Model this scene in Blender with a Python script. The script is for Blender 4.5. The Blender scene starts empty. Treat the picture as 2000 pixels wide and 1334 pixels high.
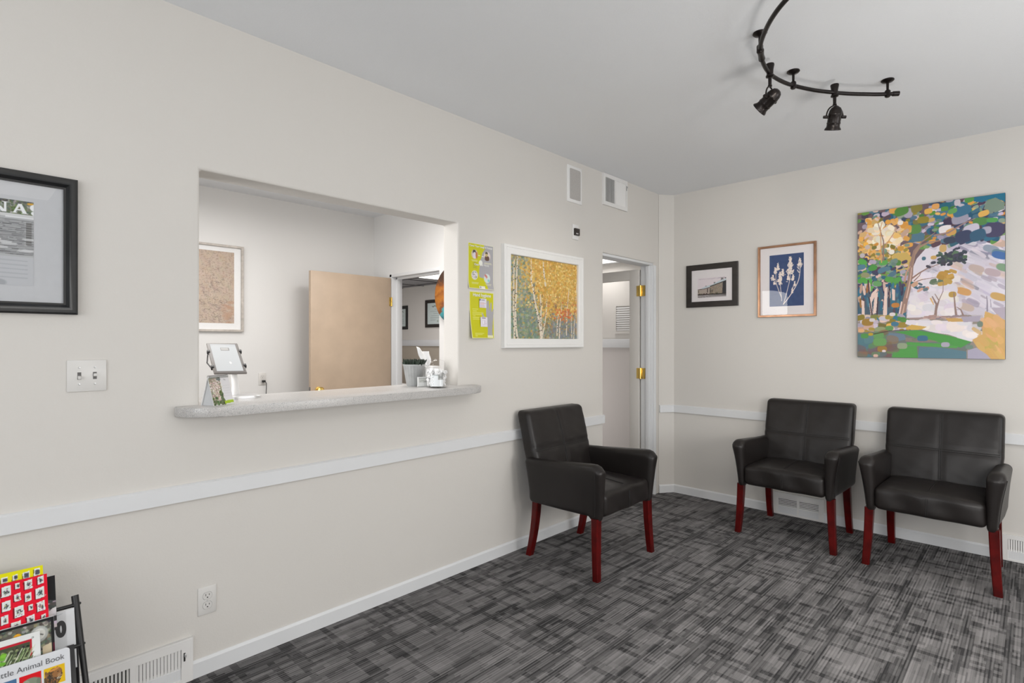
import bpy, bmesh, math, random
import numpy as np
from mathutils import Vector, Matrix, Euler
from mathutils.bvhtree import BVHTree

random.seed(7)
SC = bpy.context.scene
COL = SC.collection
PI = math.pi

# ------------------------------------------------------------------ camera, world, lights, exposure
cam_d = bpy.data.cameras.new('camera')
cam = bpy.data.objects.new('camera', cam_d)
COL.objects.link(cam)
cam.location = (0.0, 0.0, 1.37)
cam.rotation_euler = (PI / 2, 0, math.atan2(1025, 1068.6))
cam_d.sensor_width = 36.0
cam_d.lens = 36.0 * 1068.6 / 2000.0
cam_d.shift_y = 1.5 / 2000.0
cam_d.clip_start = 0.05
SC.camera = cam

SC.view_settings.view_transform = 'Standard'
SC.view_settings.look = 'None'
SC.view_settings.gamma = 1.0
SC.view_settings.use_curve_mapping = False
SC.view_settings.exposure = 0.0

world = bpy.data.worlds.new('daylight')
SC.world = world
world.use_nodes = True
bg = world.node_tree.nodes['Background']
bg.inputs[0].default_value = (0.85, 0.93, 1.0, 1)
bg.inputs[1].default_value = 2.0


def area(name, loc, aim, sx, sy, power, color=(1, 1, 1), spread=PI):
    d = bpy.data.lights.new(name, 'AREA')
    d.shape = 'RECTANGLE'
    d.size, d.size_y = sx, sy
    d.energy = power
    d.color = color
    d.spread = spread
    o = bpy.data.objects.new(name, d)
    COL.objects.link(o)
    o.location = loc
    v = Vector(aim)
    o.rotation_euler = v.to_track_quat('-Z', 'Y').to_euler()
    return o


# daylight at added unseen windows, added fills without fixtures, and the ceiling panels' lamps
area('unseen_window_light', (-0.85, -2.12, 1.55), (0, 1, 0.35), 1.7, 1.3, 23, (0.97, 0.98, 1.0))
area('unseen_window_light', (1.35, -2.12, 1.55), (0, 1, 0.35), 1.5, 1.3, 27, (0.97, 0.98, 1.0))
area('unseen_window_light', (2.52, 2.6, 1.55), (-1, 0, 0.30), 1.9, 1.3, 27, (0.98, 0.985, 1.0))
area('ceiling_fill_light', (0.9, 0.2, 2.62), (0, 0, -1), 0.9, 0.9, 8, (1.0, 0.95, 0.88))  # both ceiling fills are added out of view to even out the room
area('ceiling_fill_light', (0.9, 3.0, 2.62), (0, 0, -1), 0.9, 0.9, 12, (1.0, 0.95, 0.88))


def fill_point(name, loc, power, r, color):  # point fill without a lamp body
    d = bpy.data.lights.new(name, 'POINT')
    d.energy = power
    d.shadow_soft_size = r
    d.color = color
    o = bpy.data.objects.new(name, d)
    COL.objects.link(o)
    o.location = loc


fill_point('unseen_fill_light', (1.35, 1.0, 1.55), 36, 0.16, (1.0, 0.96, 0.91))  # no pendant hangs here; both points added unseen for ceiling and far walls
fill_point('unseen_fill_light', (0.25, 2.35, 1.00), 31, 0.28, (1.0, 0.96, 0.91))
fill_point('hall_fill_light', (-4.60, 4.75, 0.62), 24, 0.15, (1.0, 0.97, 0.95))  # fill added out of view to brighten the hall wall
fill_point('back_room_fill_light', (-7.70, 4.30, 1.45), 15, 0.15, (1.0, 0.96, 0.95))  # fill added out of view to brighten the back room wall
area('reception_fill_light', (-3.85, 1.0, 2.60), (0, 0, -1), 1.2, 1.2, 22, (1.0, 0.97, 0.94))  # both reception fills are unseen, added to brighten its walls
area('reception_fill_light', (-3.35, 2.35, 2.60), (0, 0, -1), 0.7, 0.7, 24, (1.0, 0.97, 0.94))
area('reception_side_light', (-3.25, -1.1, 1.7), (0.10, 1, 0.0), 0.9, 1.2, 18, (1.0, 0.99, 0.98), math.radians(100))  # unseen source added at the side, no window modelled; brightens the end wall
area('hall_lamp_light', (-3.80, 5.37, 2.29), (0, 0, -1), 0.4, 0.3, 3, (1.0, 0.97, 0.95))
area('back_room_lamp_light', (-6.33, 5.03, 2.29), (0, 0, -1), 0.4, 0.3, 14, (1.0, 0.96, 0.95))


# ------------------------------------------------------------------ helpers
def srgb(r, g, b):
    def f(c):
        c = c / 255.0
        return c / 12.92 if c <= 0.04045 else ((c + 0.055) / 1.055) ** 2.4
    return (f(r), f(g), f(b))


def mat(name, col, rough=0.5, metal=0.0, noise=0.0, nscale=30.0, bump=0.0, bscale=200.0, spec=0.5,
        emit=0.0, coat=0.0, bdist=0.001):
    m = bpy.data.materials.new(name)
    m.use_nodes = True
    nt = m.node_tree
    p = nt.nodes['Principled BSDF']
    p.inputs['Base Color'].default_value = (*col, 1)
    p.inputs['Roughness'].default_value = rough
    p.inputs['Metallic'].default_value = metal
    p.inputs['Specular IOR Level'].default_value = spec
    p.inputs['Coat Weight'].default_value = coat
    if emit:
        p.inputs['Emission Color'].default_value = (*col, 1)
        p.inputs['Emission Strength'].default_value = emit
    tc = nt.nodes.new('ShaderNodeTexCoord')
    if noise > 0:
        n = nt.nodes.new('ShaderNodeTexNoise')
        n.inputs['Scale'].default_value = nscale
        n.inputs['Detail'].default_value = 4
        nt.links.new(tc.outputs['Object'], n.inputs['Vector'])
        r = nt.nodes.new('ShaderNodeValToRGB')
        r.color_ramp.elements[0].position = 0.3
        r.color_ramp.elements[1].position = 0.7
        r.color_ramp.elements[0].color = (*[c * (1 - noise) for c in col], 1)
        r.color_ramp.elements[1].color = (*[min(1, c * (1 + noise)) for c in col], 1)
        nt.links.new(n.outputs['Fac'], r.inputs['Fac'])
        nt.links.new(r.outputs['Color'], p.inputs['Base Color'])
    if bump > 0:
        n = nt.nodes.new('ShaderNodeTexNoise')
        n.inputs['Scale'].default_value = bscale
        n.inputs['Detail'].default_value = 3
        nt.links.new(tc.outputs['Object'], n.inputs['Vector'])
        b = nt.nodes.new('ShaderNodeBump')
        b.inputs['Strength'].default_value = bump
        b.inputs['Distance'].default_value = bdist
        nt.links.new(n.outputs['Fac'], b.inputs['Height'])
        nt.links.new(b.outputs['Normal'], p.inputs['Normal'])
    return m


def thin_glass(name, tint=(1, 1, 1), ior=1.45, rough=0.0):
    m = bpy.data.materials.new(name)
    m.use_nodes = True
    nt = m.node_tree
    nt.nodes.remove(nt.nodes['Principled BSDF'])
    out = nt.nodes['Material Output']
    tr = nt.nodes.new('ShaderNodeBsdfTransparent')
    tr.inputs[0].default_value = (*tint, 1)
    gl = nt.nodes.new('ShaderNodeBsdfGlossy')
    gl.inputs['Roughness'].default_value = rough
    fr = nt.nodes.new('ShaderNodeFresnel')
    fr.inputs['IOR'].default_value = ior
    mx = nt.nodes.new('ShaderNodeMixShader')
    ge = nt.nodes.new('ShaderNodeNewGeometry')
    inv = nt.nodes.new('ShaderNodeMath')
    inv.operation = 'SUBTRACT'
    inv.inputs[0].default_value = 1.0
    nt.links.new(ge.outputs['Backfacing'], inv.inputs[1])
    mu = nt.nodes.new('ShaderNodeMath')
    mu.operation = 'MULTIPLY'
    nt.links.new(fr.outputs[0], mu.inputs[0])
    nt.links.new(inv.outputs[0], mu.inputs[1])
    nt.links.new(mu.outputs[0], mx.inputs[0])
    nt.links.new(tr.outputs[0], mx.inputs[1])
    nt.links.new(gl.outputs[0], mx.inputs[2])
    nt.links.new(mx.outputs[0], out.inputs[0])
    return m


def carpet_mat():
    m = bpy.data.materials.new('carpet')
    m.use_nodes = True
    nt = m.node_tree
    p = nt.nodes['Principled BSDF']
    p.inputs['Roughness'].default_value = 0.95
    p.inputs['Specular IOR Level'].default_value = 0.1
    tc = nt.nodes.new('ShaderNodeTexCoord')
    sp = nt.nodes.new('ShaderNodeSeparateXYZ')
    nt.links.new(tc.outputs['Object'], sp.inputs[0])

    def M(op, a, b=None, c=None):
        n = nt.nodes.new('ShaderNodeMath')
        n.operation = op
        for i, v in enumerate((a, b, c)):
            if v is None:
                continue
            if isinstance(v, (int, float)):
                n.inputs[i].default_value = v
            else:
                nt.links.new(v, n.inputs[i])
        return n.outputs[0]

    def W(a, b=0.0, c=0.0):
        cb = nt.nodes.new('ShaderNodeCombineXYZ')
        for i, v in enumerate((a, b, c)):
            if isinstance(v, (int, float)):
                cb.inputs[i].default_value = v
            else:
                nt.links.new(v, cb.inputs[i])
        w = nt.nodes.new('ShaderNodeTexWhiteNoise')
        w.noise_dimensions = '3D'
        nt.links.new(cb.outputs[0], w.inputs['Vector'])
        return w.outputs['Value']
    X, Y = sp.outputs[0], sp.outputs[1]

    def cell(v, s):
        return M('FLOOR', M('DIVIDE', v, s))

    def cells(sx, sy, seed, jit=True):
        ix = cell(X, sx)
        off = M('MULTIPLY', W(ix, seed, 3.3), sy * 5) if jit else 0.0
        iy = cell(M('ADD', Y, off), sy)
        return W(ix, iy, seed)
    b1 = cells(0.105, 0.130, 1.7)
    b3 = cells(0.045, 0.080, 9.3)
    # dark bands woven both across and along the ribs
    jy = cell(Y, 0.029)
    jx = cell(M('ADD', X, M('MULTIPLY', W(jy, 2.2, 8.8), 3.0)), 0.27)
    bandx = M('GREATER_THAN', W(jx, jy, 4.4), 0.72)
    kx = cell(X, 0.026)
    ky = cell(M('ADD', Y, M('MULTIPLY', W(kx, 7.2, 1.8), 3.0)), 0.40)
    bandy = M('GREATER_THAN', W(kx, ky, 6.4), 0.70)
    band = M('MAXIMUM', bandx, bandy)
    rib = W(cell(X, 0.0066), cell(M('ADD', Y, M('MULTIPLY', W(cell(X, 0.0066), 6.1, 0.4), 2.0)), 0.18), 2.9)
    ribd = M('LESS_THAN', M('FRACT', M('DIVIDE', X, 0.0132)), 0.42)
    v = M('ADD', M('MULTIPLY', b1, 0.20), M('MULTIPLY', b3, 0.24))
    v = M('ADD', v, M('MULTIPLY', rib, 0.36))
    v = M('SUBTRACT', v, M('MULTIPLY', ribd, 0.17))
    v = M('SUBTRACT', v, M('MULTIPLY', band, 0.27))
    v = M('ADD', v, 0.27)
    ns = nt.nodes.new('ShaderNodeTexNoise')
    ns.inputs['Scale'].default_value = 420
    ns.inputs['Detail'].default_value = 2
    nt.links.new(tc.outputs['Object'], ns.inputs['Vector'])
    v = M('ADD', v, M('MULTIPLY', M('SUBTRACT', ns.outputs['Fac'], 0.5), 0.5))
    r = nt.nodes.new('ShaderNodeValToRGB')
    r.color_ramp.elements[0].position = 0.08
    r.color_ramp.elements[0].color = (0.036, 0.0355, 0.0365, 1)
    r.color_ramp.elements[1].position = 0.95
    r.color_ramp.elements[1].color = (0.260, 0.250, 0.250, 1)
    nt.links.new(v, r.inputs['Fac'])
    nt.links.new(r.outputs['Color'], p.inputs['Base Color'])
    bp = nt.nodes.new('ShaderNodeBump')
    bp.inputs['Strength'].default_value = 0.5
    bp.inputs['Distance'].default_value = 0.003
    nt.links.new(v, bp.inputs['Height'])
    nt.links.new(bp.outputs['Normal'], p.inputs['Normal'])
    return m


def speckle_mat():
    m = mat('counter_stone', (0.55, 0.53, 0.51), 0.28)
    nt = m.node_tree
    p = nt.nodes['Principled BSDF']
    tc = nt.nodes.new('ShaderNodeTexCoord')
    mx = None
    prev = (0.50, 0.485, 0.47, 1)
    for sc, th, c in ((330, 0.63, (0.425, 0.42, 0.41, 1)), (420, 0.64, (0.66, 0.64, 0.62, 1)),
                      (260, 0.69, (0.36, 0.355, 0.35, 1))):
        n = nt.nodes.new('ShaderNodeTexNoise')
        n.inputs['Scale'].default_value = sc
        n.inputs['Detail'].default_value = 1
        nt.links.new(tc.outputs['Object'], n.inputs['Vector'])
        g = nt.nodes.new('ShaderNodeMath')
        g.operation = 'GREATER_THAN'
        g.inputs[1].default_value = th - 0.06
        nt.links.new(n.outputs['Fac'], g.inputs[0])
        k = nt.nodes.new('ShaderNodeMix')
        k.data_type = 'RGBA'
        nt.links.new(g.outputs[0], k.inputs[0])
        if mx is None:
            k.inputs[6].default_value = prev
        else:
            nt.links.new(mx, k.inputs[6])
        k.inputs[7].default_value = c
        mx = k.outputs[2]
    nt.links.new(mx, p.inputs['Base Color'])
    return m


def paint_mat(name, rough=0.6, spec=0.3, bump=0.0):
    m = mat(name, (0.5, 0.5, 0.5), rough, spec=spec, bump=bump, bscale=140, bdist=0.002)
    nt = m.node_tree
    a = nt.nodes.new('ShaderNodeAttribute')
    a.attribute_name = 'paint'
    nt.links.new(a.outputs['Color'], nt.nodes['Principled BSDF'].inputs['Base Color'])
    return m


def link(name, me, material, parent=None, smooth=None):
    o = bpy.data.objects.new(name, me)
    COL.objects.link(o)
    if material is not None:
        me.materials.append(material)
    if parent is not None:
        o.parent = parent
    if smooth is not None:
        me.polygons.foreach_set('use_smooth', [True] * len(me.polygons))
        me.set_sharp_from_angle(angle=math.radians(smooth))
    return o


def obj(name, bm, material, parent=None, smooth=40):
    me = bpy.data.meshes.new(name)
    bmesh.ops.recalc_face_normals(bm, faces=bm.faces)
    bm.to_mesh(me)
    bm.free()
    return link(name, me, material, parent, smooth)


def tag(o, label, cat, group=None):
    o['label'] = label
    o['category'] = cat
    if group:
        o['group'] = group
    return o


def thing(name, label, cat, loc=(0, 0, 0), rot=(0, 0, 0), group=None):
    o = bpy.data.objects.new(name, None)
    o.empty_display_size = 0.05
    COL.objects.link(o)
    o.location = loc
    o.rotation_euler = rot
    return tag(o, label, cat, group)


def struct(o):
    o['kind'] = 'structure'
    return o


def B():
    return bmesh.new()


def box(bm, lo, hi, bevel=0.0, mtx=None, seg=2):
    r = bmesh.ops.create_cube(bm, size=1.0)
    vs = r['verts']
    c = [(a + b) / 2 for a, b in zip(lo, hi)]
    s = [b - a for a, b in zip(lo, hi)]
    for v in vs:
        v.co = Vector((v.co.x * s[0] + c[0], v.co.y * s[1] + c[1], v.co.z * s[2] + c[2]))
    if bevel > 0:
        es = list({e for v in vs for e in v.link_edges})
        g = bmesh.ops.bevel(bm, geom=es, offset=bevel, segments=seg, profile=0.5, affect='EDGES')
        vs = list({v for f in g['faces'] for v in f.verts} | {v for v in vs if v.is_valid})
    if mtx is not None:
        bmesh.ops.transform(bm, matrix=mtx, verts=[v for v in vs if v.is_valid])
    return bm


def rbox(bm, lo, hi, r, n=(8, 8, 8), deform=None):
    """soft box with rounded edges and an inner grid that can be deformed"""
    def samples(a, b, k):
        e = [0.0, 0.3, 0.65, 1.0]
        s = [a + r * x for x in e]
        inner = [a + r + (b - a - 2 * r) * i / k for i in range(1, k)]
        return s + inner + [b - r * x for x in reversed(e)]
    ax = [samples(lo[i], hi[i], n[i]) for i in range(3)]
    cache = {}

    def V(p):
        key = tuple(round(c, 6) for c in p)
        if key in cache:
            return cache[key]
        q = Vector([min(max(p[i], lo[i] + r), hi[i] - r) for i in range(3)])
        d = Vector(p) - q
        pos = q + d.normalized() * r if d.length > 1e-9 else q
        if deform:
            pos = Vector(deform(*pos))
        cache[key] = bm.verts.new(pos)
        return cache[key]
    for a in range(3):
        b, c = (a + 1) % 3, (a + 2) % 3
        for side in (lo[a], hi[a]):
            for i in range(len(ax[b]) - 1):
                for j in range(len(ax[c]) - 1):
                    q = []
                    for (ii, jj) in ((i, j), (i + 1, j), (i + 1, j + 1), (i, j + 1)):
                        p = [0, 0, 0]
                        p[a], p[b], p[c] = side, ax[b][ii], ax[c][jj]
                        q.append(V(p))
                    if len(set(q)) == 4:
                        try:
                            bm.faces.new(q)
                        except ValueError:
                            pass
    return bm


def tube(bm, pts, r, seg=10, cap=True, radii=None):
    pts = [Vector(p) for p in pts]
    rings = []
    up = None
    for i, p in enumerate(pts):
        if i == 0:
            t = pts[1] - pts[0]
        elif i == len(pts) - 1:
            t = pts[-1] - pts[-2]
        else:
            t = (pts[i + 1] - p).normalized() + (p - pts[i - 1]).normalized()
        t.normalize()
        if up is None:
            up = Vector((0, 0, 1)) if abs(t.z) < 0.9 else Vector((1, 0, 0))
        a = t.cross(up).normalized()
        b = a.cross(t).normalized()
        up = b
        rr = radii[i] if radii else r
        rings.append([bm.verts.new(p + (a * math.cos(2 * PI * k / seg) + b * math.sin(2 * PI * k / seg)) * rr)
                      for k in range(seg)])
    for A, C in zip(rings, rings[1:]):
        for k in range(seg):
            bm.faces.new((A[k], A[(k + 1) % seg], C[(k + 1) % seg], C[k]))
    if cap:
        bm.faces.new(rings[0])
        bm.faces.new(list(reversed(rings[-1])))
    return bm


def lathe(bm, prof, seg=24, mtx=None, cap=True, fn=None):
    rings = []
    for r, z in prof:
        ring = []
        for k in range(seg):
            a = 2 * PI * k / seg
            rr = fn(r, z, a) if fn else r
            v = Vector((rr * math.cos(a), rr * math.sin(a), z))
            if mtx is not None:
                v = mtx @ v
            ring.append(bm.verts.new(v))
        rings.append(ring)
    for A, C in zip(rings, rings[1:]):
        for k in range(seg):
            bm.faces.new((A[k], A[(k + 1) % seg], C[(k + 1) % seg], C[k]))
    if cap:
        bm.faces.new(rings[0])
        bm.faces.new(list(reversed(rings[-1])))
    return bm


def prism(bm, poly, z0, z1, mtx=None):
    lo = [bm.verts.new((x, y, z0)) for x, y in poly]
    hi = [bm.verts.new((x, y, z1)) for x, y in poly]
    n = len(poly)
    for k in range(n):
        bm.faces.new((lo[k], lo[(k + 1) % n], hi[(k + 1) % n], hi[k]))
    bm.faces.new(lo)
    bm.faces.new(list(reversed(hi)))
    if mtx is not None:
        bmesh.ops.transform(bm, matrix=mtx, verts=lo + hi)
    return bm


def ring_frame(bm, w, h, prof, z0=0.0):
    """mitred rectangular frame; prof = closed list of (inset, depth); local x right, z up, front at -y"""
    rings = []
    for ins, d in prof:
        rings.append([bm.verts.new((sx * (w / 2 - ins), -d, z0 + (h - ins if top else ins)))
                      for sx, top in ((-1, 0), (1, 0), (1, 1), (-1, 1))])
    for A, C in zip(rings, rings[1:] + rings[:1]):
        for k in range(4):
            bm.faces.new((A[k], A[(k + 1) % 4], C[(k + 1) % 4], C[k]))
    return bm


def wall_holes(u0, u1, z0, z1, holes, t, to3):
    """flat wall slab with rectangular holes; to3(u, z, d) gives the world point at depth d in [0, t]"""
    us = sorted({u0, u1, *[h[0] for h in holes], *[h[1] for h in holes]})
    zs = sorted({z0, z1, *[h[2] for h in holes], *[h[3] for h in holes]})
    us = [u for u in us if u0 <= u <= u1]
    zs = [z for z in zs if z0 <= z <= z1]
    bm = B()
    vc = {}

    def V(i, j, k):
        if (i, j, k) not in vc:
            vc[(i, j, k)] = bm.verts.new(to3(us[i], zs[j], k * t))
        return vc[(i, j, k)]

    def solid(i, j):
        if not (0 <= i < len(us) - 1 and 0 <= j < len(zs) - 1):
            return False
        cu, cz = (us[i] + us[i + 1]) / 2, (zs[j] + zs[j + 1]) / 2
        return not any(h[0] < cu < h[1] and h[2] < cz < h[3] for h in holes)
    for i in range(len(us) - 1):
        for j in range(len(zs) - 1):
            if not solid(i, j):
                continue
            for k in (0, 1):
                bm.faces.new((V(i, j, k), V(i + 1, j, k), V(i + 1, j + 1, k), V(i, j + 1, k)))
            if not solid(i - 1, j):
                bm.faces.new((V(i, j, 0), V(i, j + 1, 0), V(i, j + 1, 1), V(i, j, 1)))
            if not solid(i + 1, j):
                bm.faces.new((V(i + 1, j, 0), V(i + 1, j + 1, 0), V(i + 1, j + 1, 1), V(i + 1, j, 1)))
            if not solid(i, j - 1):
                bm.faces.new((V(i, j, 0), V(i + 1, j, 0), V(i + 1, j, 1), V(i, j, 1)))
            if not solid(i, j + 1):
                bm.faces.new((V(i, j + 1, 0), V(i + 1, j + 1, 0), V(i + 1, j + 1, 1), V(i, j + 1, 1)))
    return bm


def text_mesh(name, body, size, material, parent, loc, rot=(PI / 2, 0, 0), align='LEFT', bold=0.0, depth=0.0003,
              sx=1.0):
    c = bpy.data.curves.new('text', 'FONT')
    c.body = body
    c.size = size
    c.align_x = align
    c.offset = bold
    c.extrude = depth
    t = bpy.data.objects.new('text', c)
    me = bpy.data.meshes.new_from_object(t)
    bpy.data.objects.remove(t)
    o = link(name, me, material, parent)
    o.location = loc
    o.rotation_euler = rot
    o.scale = (sx, 1, 1)
    return o


# ------------------------------------------------------------------ painter: a little raster canvas turned into a coloured mesh
class Canvas:
    def __init__(s, w, h, col):
        s.w, s.h = w, h
        s.a = np.empty((h, w, 3), np.float32)
        s.a[:] = col
        yy, xx = np.mgrid[0:h, 0:w]
        s.x = (xx + 0.5) / w
        s.y = (yy + 0.5) / h

    def win(s, x0, x1, y0, y1):
        i0, i1 = max(0, int(x0 * s.w) - 1), min(s.w, int(x1 * s.w) + 2)
        j0, j1 = max(0, int(y0 * s.h) - 1), min(s.h, int(y1 * s.h) + 2)
        return slice(j0, j1), slice(i0, i1)

    def put(s, sl, m, col):
        a = s.a[sl]
        m = m[..., None]
        a[:] = a * (1 - m) + np.array(col, np.float32) * m

    def dab(s, x, y, rx, ry, col, ang=0.0, p=2.6, op=1.0):
        R = max(rx, ry) * 1.3
        ar = s.w / s.h
        sl = s.win(x - R * 1.6, x + R * 1.6, y - R * 1.6, y + R * 1.6)
        X, Y = s.x[sl] - x, s.y[sl] - y
        if X.size == 0:
            return
        c, q = math.cos(ang), math.sin(ang)
        u = (X * c + Y * q) / rx
        v = (-X * q + Y * c) / ry
        d = np.abs(u) ** p + np.abs(v) ** p
        s.put(sl, np.clip((1.15 - d) / 0.3, 0, 1) * op, col)

    def poly(s, pts, col, op=1.0):
        xs, ys = [p[0] for p in pts], [p[1] for p in pts]
        sl = s.win(min(xs), max(xs), min(ys), max(ys))
        X, Y = s.x[sl], s.y[sl]
        inside = np.zeros(X.shape, bool)
        n = len(pts)
        for i in range(n):
            x1, y1 = pts[i]
            x2, y2 = pts[(i + 1) % n]
            if y1 == y2:
                continue
            cnd = ((Y < y1) != (Y < y2)) & (X < (x2 - x1) * (Y - y1) / (y2 - y1) + x1)
            inside ^= cnd
        s.put(sl, inside.astype(np.float32) * op, col)

    def rect(s, x0, y0, x1, y1, col, op=1.0):
        s.poly([(x0, y0), (x1, y0), (x1, y1), (x0, y1)], col, op)

    def line(s, pts, w0, col, w1=None, op=1.0):
        w1 = w0 if w1 is None else w1
        ar = s.h / s.w
        n = len(pts) - 1
        for i in range(n):
            (x1, y1), (x2, y2) = pts[i], pts[i + 1]
            a = w0 + (w1 - w0) * i / n
            b = w0 + (w1 - w0) * (i + 1) / n
            W = max(a, b)
            sl = s.win(min(x1, x2) - W, max(x1, x2) + W, min(y1, y2) - W, max(y1, y2) + W)
            X, Y = s.x[sl], s.y[sl] * ar
            dx, dy = x2 - x1, (y2 - y1) * ar
            L = dx * dx + dy * dy + 1e-12
            t = np.clip(((X - x1) * dx + (Y - y1 * ar) * dy) / L, 0, 1)
            d = np.hypot(X - x1 - t * dx, Y - y1 * ar - t * dy)
            hw = (a + (b - a) * t) / 2
            e = 0.7 / s.w
            s.put(sl, np.clip((hw - d) / e + 0.5, 0, 1) * op, col)

    def mesh(s, name, material, parent, w, h, loc=(0, 0, 0), zc=None):
        """vertical picture: local x right, z up, facing -y; loc = bottom centre"""
        nx, nz = s.w, s.h
        gx = (np.arange(nx) / (nx - 1) - 0.5) * w
        gz = (1 - np.arange(nz) / (nz - 1)) * h
        co = np.zeros((nz, nx, 3), np.float32)
        co[..., 0] = gx[None, :]
        co[..., 2] = gz[:, None]
        idx = np.arange(nx * nz).reshape(nz, nx)
        q = np.stack([idx[1:, :-1], idx[1:, 1:], idx[:-1, 1:], idx[:-1, :-1]], -1).reshape(-1, 4)
        me = bpy.data.meshes.new(name)
        me.vertices.add(nx * nz)
        me.vertices.foreach_set('co', co.ravel())
        me.loops.add(q.size)
        me.loops.foreach_set('vertex_index', q.ravel().astype(np.int32))
        me.polygons.add(len(q))
        me.polygons.foreach_set('loop_start', (np.arange(len(q)) * 4).astype(np.int32))
        me.polygons.foreach_set('loop_total', np.full(len(q), 4, np.int32))
        me.update()
        c = np.clip(s.a, 0, 255) / 255.0
        lin = np.where(c <= 0.04045, c / 12.92, ((c + 0.055) / 1.055) ** 2.4)
        rgba = np.ones((nz, nx, 4), np.float32)
        rgba[..., :3] = lin
        at = me.color_attributes.new('paint', 'FLOAT_COLOR', 'POINT')
        at.data.foreach_set('color', rgba.ravel())
        o = link(name, me, material, parent)
        o.location = loc
        return o


def jit(c, a):
    d = random.uniform(-a, a)
    return [min(255, max(0, v + d + random.uniform(-a, a) * 0.5)) for v in c]


# ------------------------------------------------------------------ materials
WALL = mat('wall_paint', (0.680, 0.655, 0.618), 0.75, bump=0.35, bscale=160, spec=0.25, bdist=0.0015)
WALL_W = mat('white_wall_paint', (0.78, 0.775, 0.765), 0.7, bump=0.25, bscale=160, spec=0.25, bdist=0.0015)
CEIL = mat('ceiling_paint', (0.85, 0.865, 0.885), 0.85, bump=0.4, bscale=170, spec=0.2, bdist=0.003)
TAN = mat('tan_wall_paint', (0.46, 0.405, 0.335), 0.75, bump=0.2, bscale=160, spec=0.25)
TRIM = mat('white_trim_paint', (0.74, 0.75, 0.76), 0.4, noise=0.008, nscale=8, spec=0.4)
WHITE = mat('white_enamel', (0.80, 0.79, 0.775), 0.35, noise=0.01, nscale=10)
PLATE = mat('switch_plate_plastic', (0.70, 0.685, 0.66), 0.35, noise=0.01, nscale=12)
RIM = mat('plate_shadow_gap', (0.36, 0.35, 0.34), 0.7, noise=0.05)
DARK = mat('dark_slot', (0.012, 0.011, 0.010), 0.6, noise=0.1)
GREY = mat('grey_shadow_gap', (0.14, 0.135, 0.13), 0.7, noise=0.1)
CARPET = carpet_mat()
STONE = speckle_mat()
LEATHER = mat('black_leather', (0.0145, 0.0119, 0.0112), 0.40, noise=0.18, nscale=6, bump=0.25, bscale=420, spec=0.36, bdist=0.0008)
THREAD = mat('leather_seam', (0.010, 0.009, 0.009), 0.6, noise=0.2, nscale=300)
CHERRY = mat('cherry_wood', (0.080, 0.0020, 0.0018), 0.32, noise=0.4, nscale=14, spec=0.28)
BRONZE = mat('dark_bronze', (0.016, 0.012, 0.011), 0.32, metal=0.55, noise=0.3, nscale=30)
BLACKM = mat('black_metal', (0.012, 0.012, 0.013), 0.38, noise=0.2, nscale=40)
BRASS = mat('brass', (0.78, 0.55, 0.16), 0.25, metal=1.0, noise=0.12, nscale=40)
BLACKF = mat('black_frame_lacquer', (0.011, 0.012, 0.013), 0.30, noise=0.25, nscale=20)
BROWNF = mat('dark_brown_frame', (0.022, 0.017, 0.014), 0.4, noise=0.3, nscale=20)
COPPER = mat('copper_frame', (0.36, 0.20, 0.12), 0.30, metal=0.9, noise=0.35, nscale=9)
SILVERF = mat('washed_wood_frame', (0.50, 0.46, 0.42), 0.5, noise=0.18, nscale=25)
WHITEF = mat('white_frame', (0.84, 0.835, 0.82), 0.4, noise=0.01, nscale=20)
MATBOARD = mat('mat_board', (0.78, 0.74, 0.745), 0.8, noise=0.01)
MATGREY = mat('grey_mat_board', (0.52, 0.53, 0.55), 0.8, noise=0.02)
PAPER = mat('white_paper', (0.82, 0.82, 0.82), 0.7, noise=0.01)
DOORW = mat('tan_door_wood', (0.50, 0.385, 0.285), 0.45, noise=0.05, nscale=7)
GLASS = thin_glass('clear_glass')
PICGLASS = thin_glass('picture_glass', ior=1.32)
PAINT = paint_mat('printed_picture', 0.55, 0.2)
PAINTOIL = paint_mat('brushed_paint', 0.42, 0.4, bump=0.4)
GLOSSPRINT = paint_mat('glossy_print', 0.25, 0.5)
PRINTBLACK = mat('black_ink', (0.015, 0.015, 0.016), 0.6, noise=0.1)
PRINTGREY = mat('grey_ink', (0.10, 0.10, 0.11), 0.6, noise=0.1)
PRINTWHITE = mat('white_ink', (0.88, 0.88, 0.84), 0.6, noise=0.01)
TABGREY = mat('tablet_case_grey', (0.17, 0.155, 0.145), 0.4, noise=0.08)
SCREEN = mat('tablet_screen', (0.80, 0.82, 0.84), 0.08, noise=0.01, emit=0.12)
ALU = mat('brushed_aluminium', (0.66, 0.66, 0.66), 0.3, metal=0.6, noise=0.06)
POT = mat('grey_ceramic', (0.36, 0.37, 0.37), 0.5, noise=0.08, nscale=25)
LEAF = mat('dark_green_leaf', (0.016, 0.030, 0.018), 0.5, noise=0.5, nscale=60)
LEAF2 = mat('grey_green_leaf', (0.10, 0.16, 0.11), 0.5, noise=0.4, nscale=60)
SOIL = mat('dark_soil', (0.02, 0.018, 0.014), 0.95, noise=0.5, nscale=90, bump=0.8, bscale=200, bdist=0.004)
TISSUE = mat('white_tissue', (0.90, 0.90, 0.90), 0.9, noise=0.01)
TILE = mat('acoustic_tile', (0.26, 0.255, 0.26), 0.9, noise=0.25, nscale=60)
GRIDM = mat('dark_ceiling_grid', (0.09, 0.088, 0.09), 0.7, noise=0.05)
LAMP = mat('lit_lamp_panel', (1.0, 0.97, 0.92), 0.5, noise=0.01, emit=2.2)
CLOTH = mat('speaker_grille_cloth', (0.47, 0.45, 0.43), 0.8, noise=0.12, nscale=260, bump=0.5, bscale=500)

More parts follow.
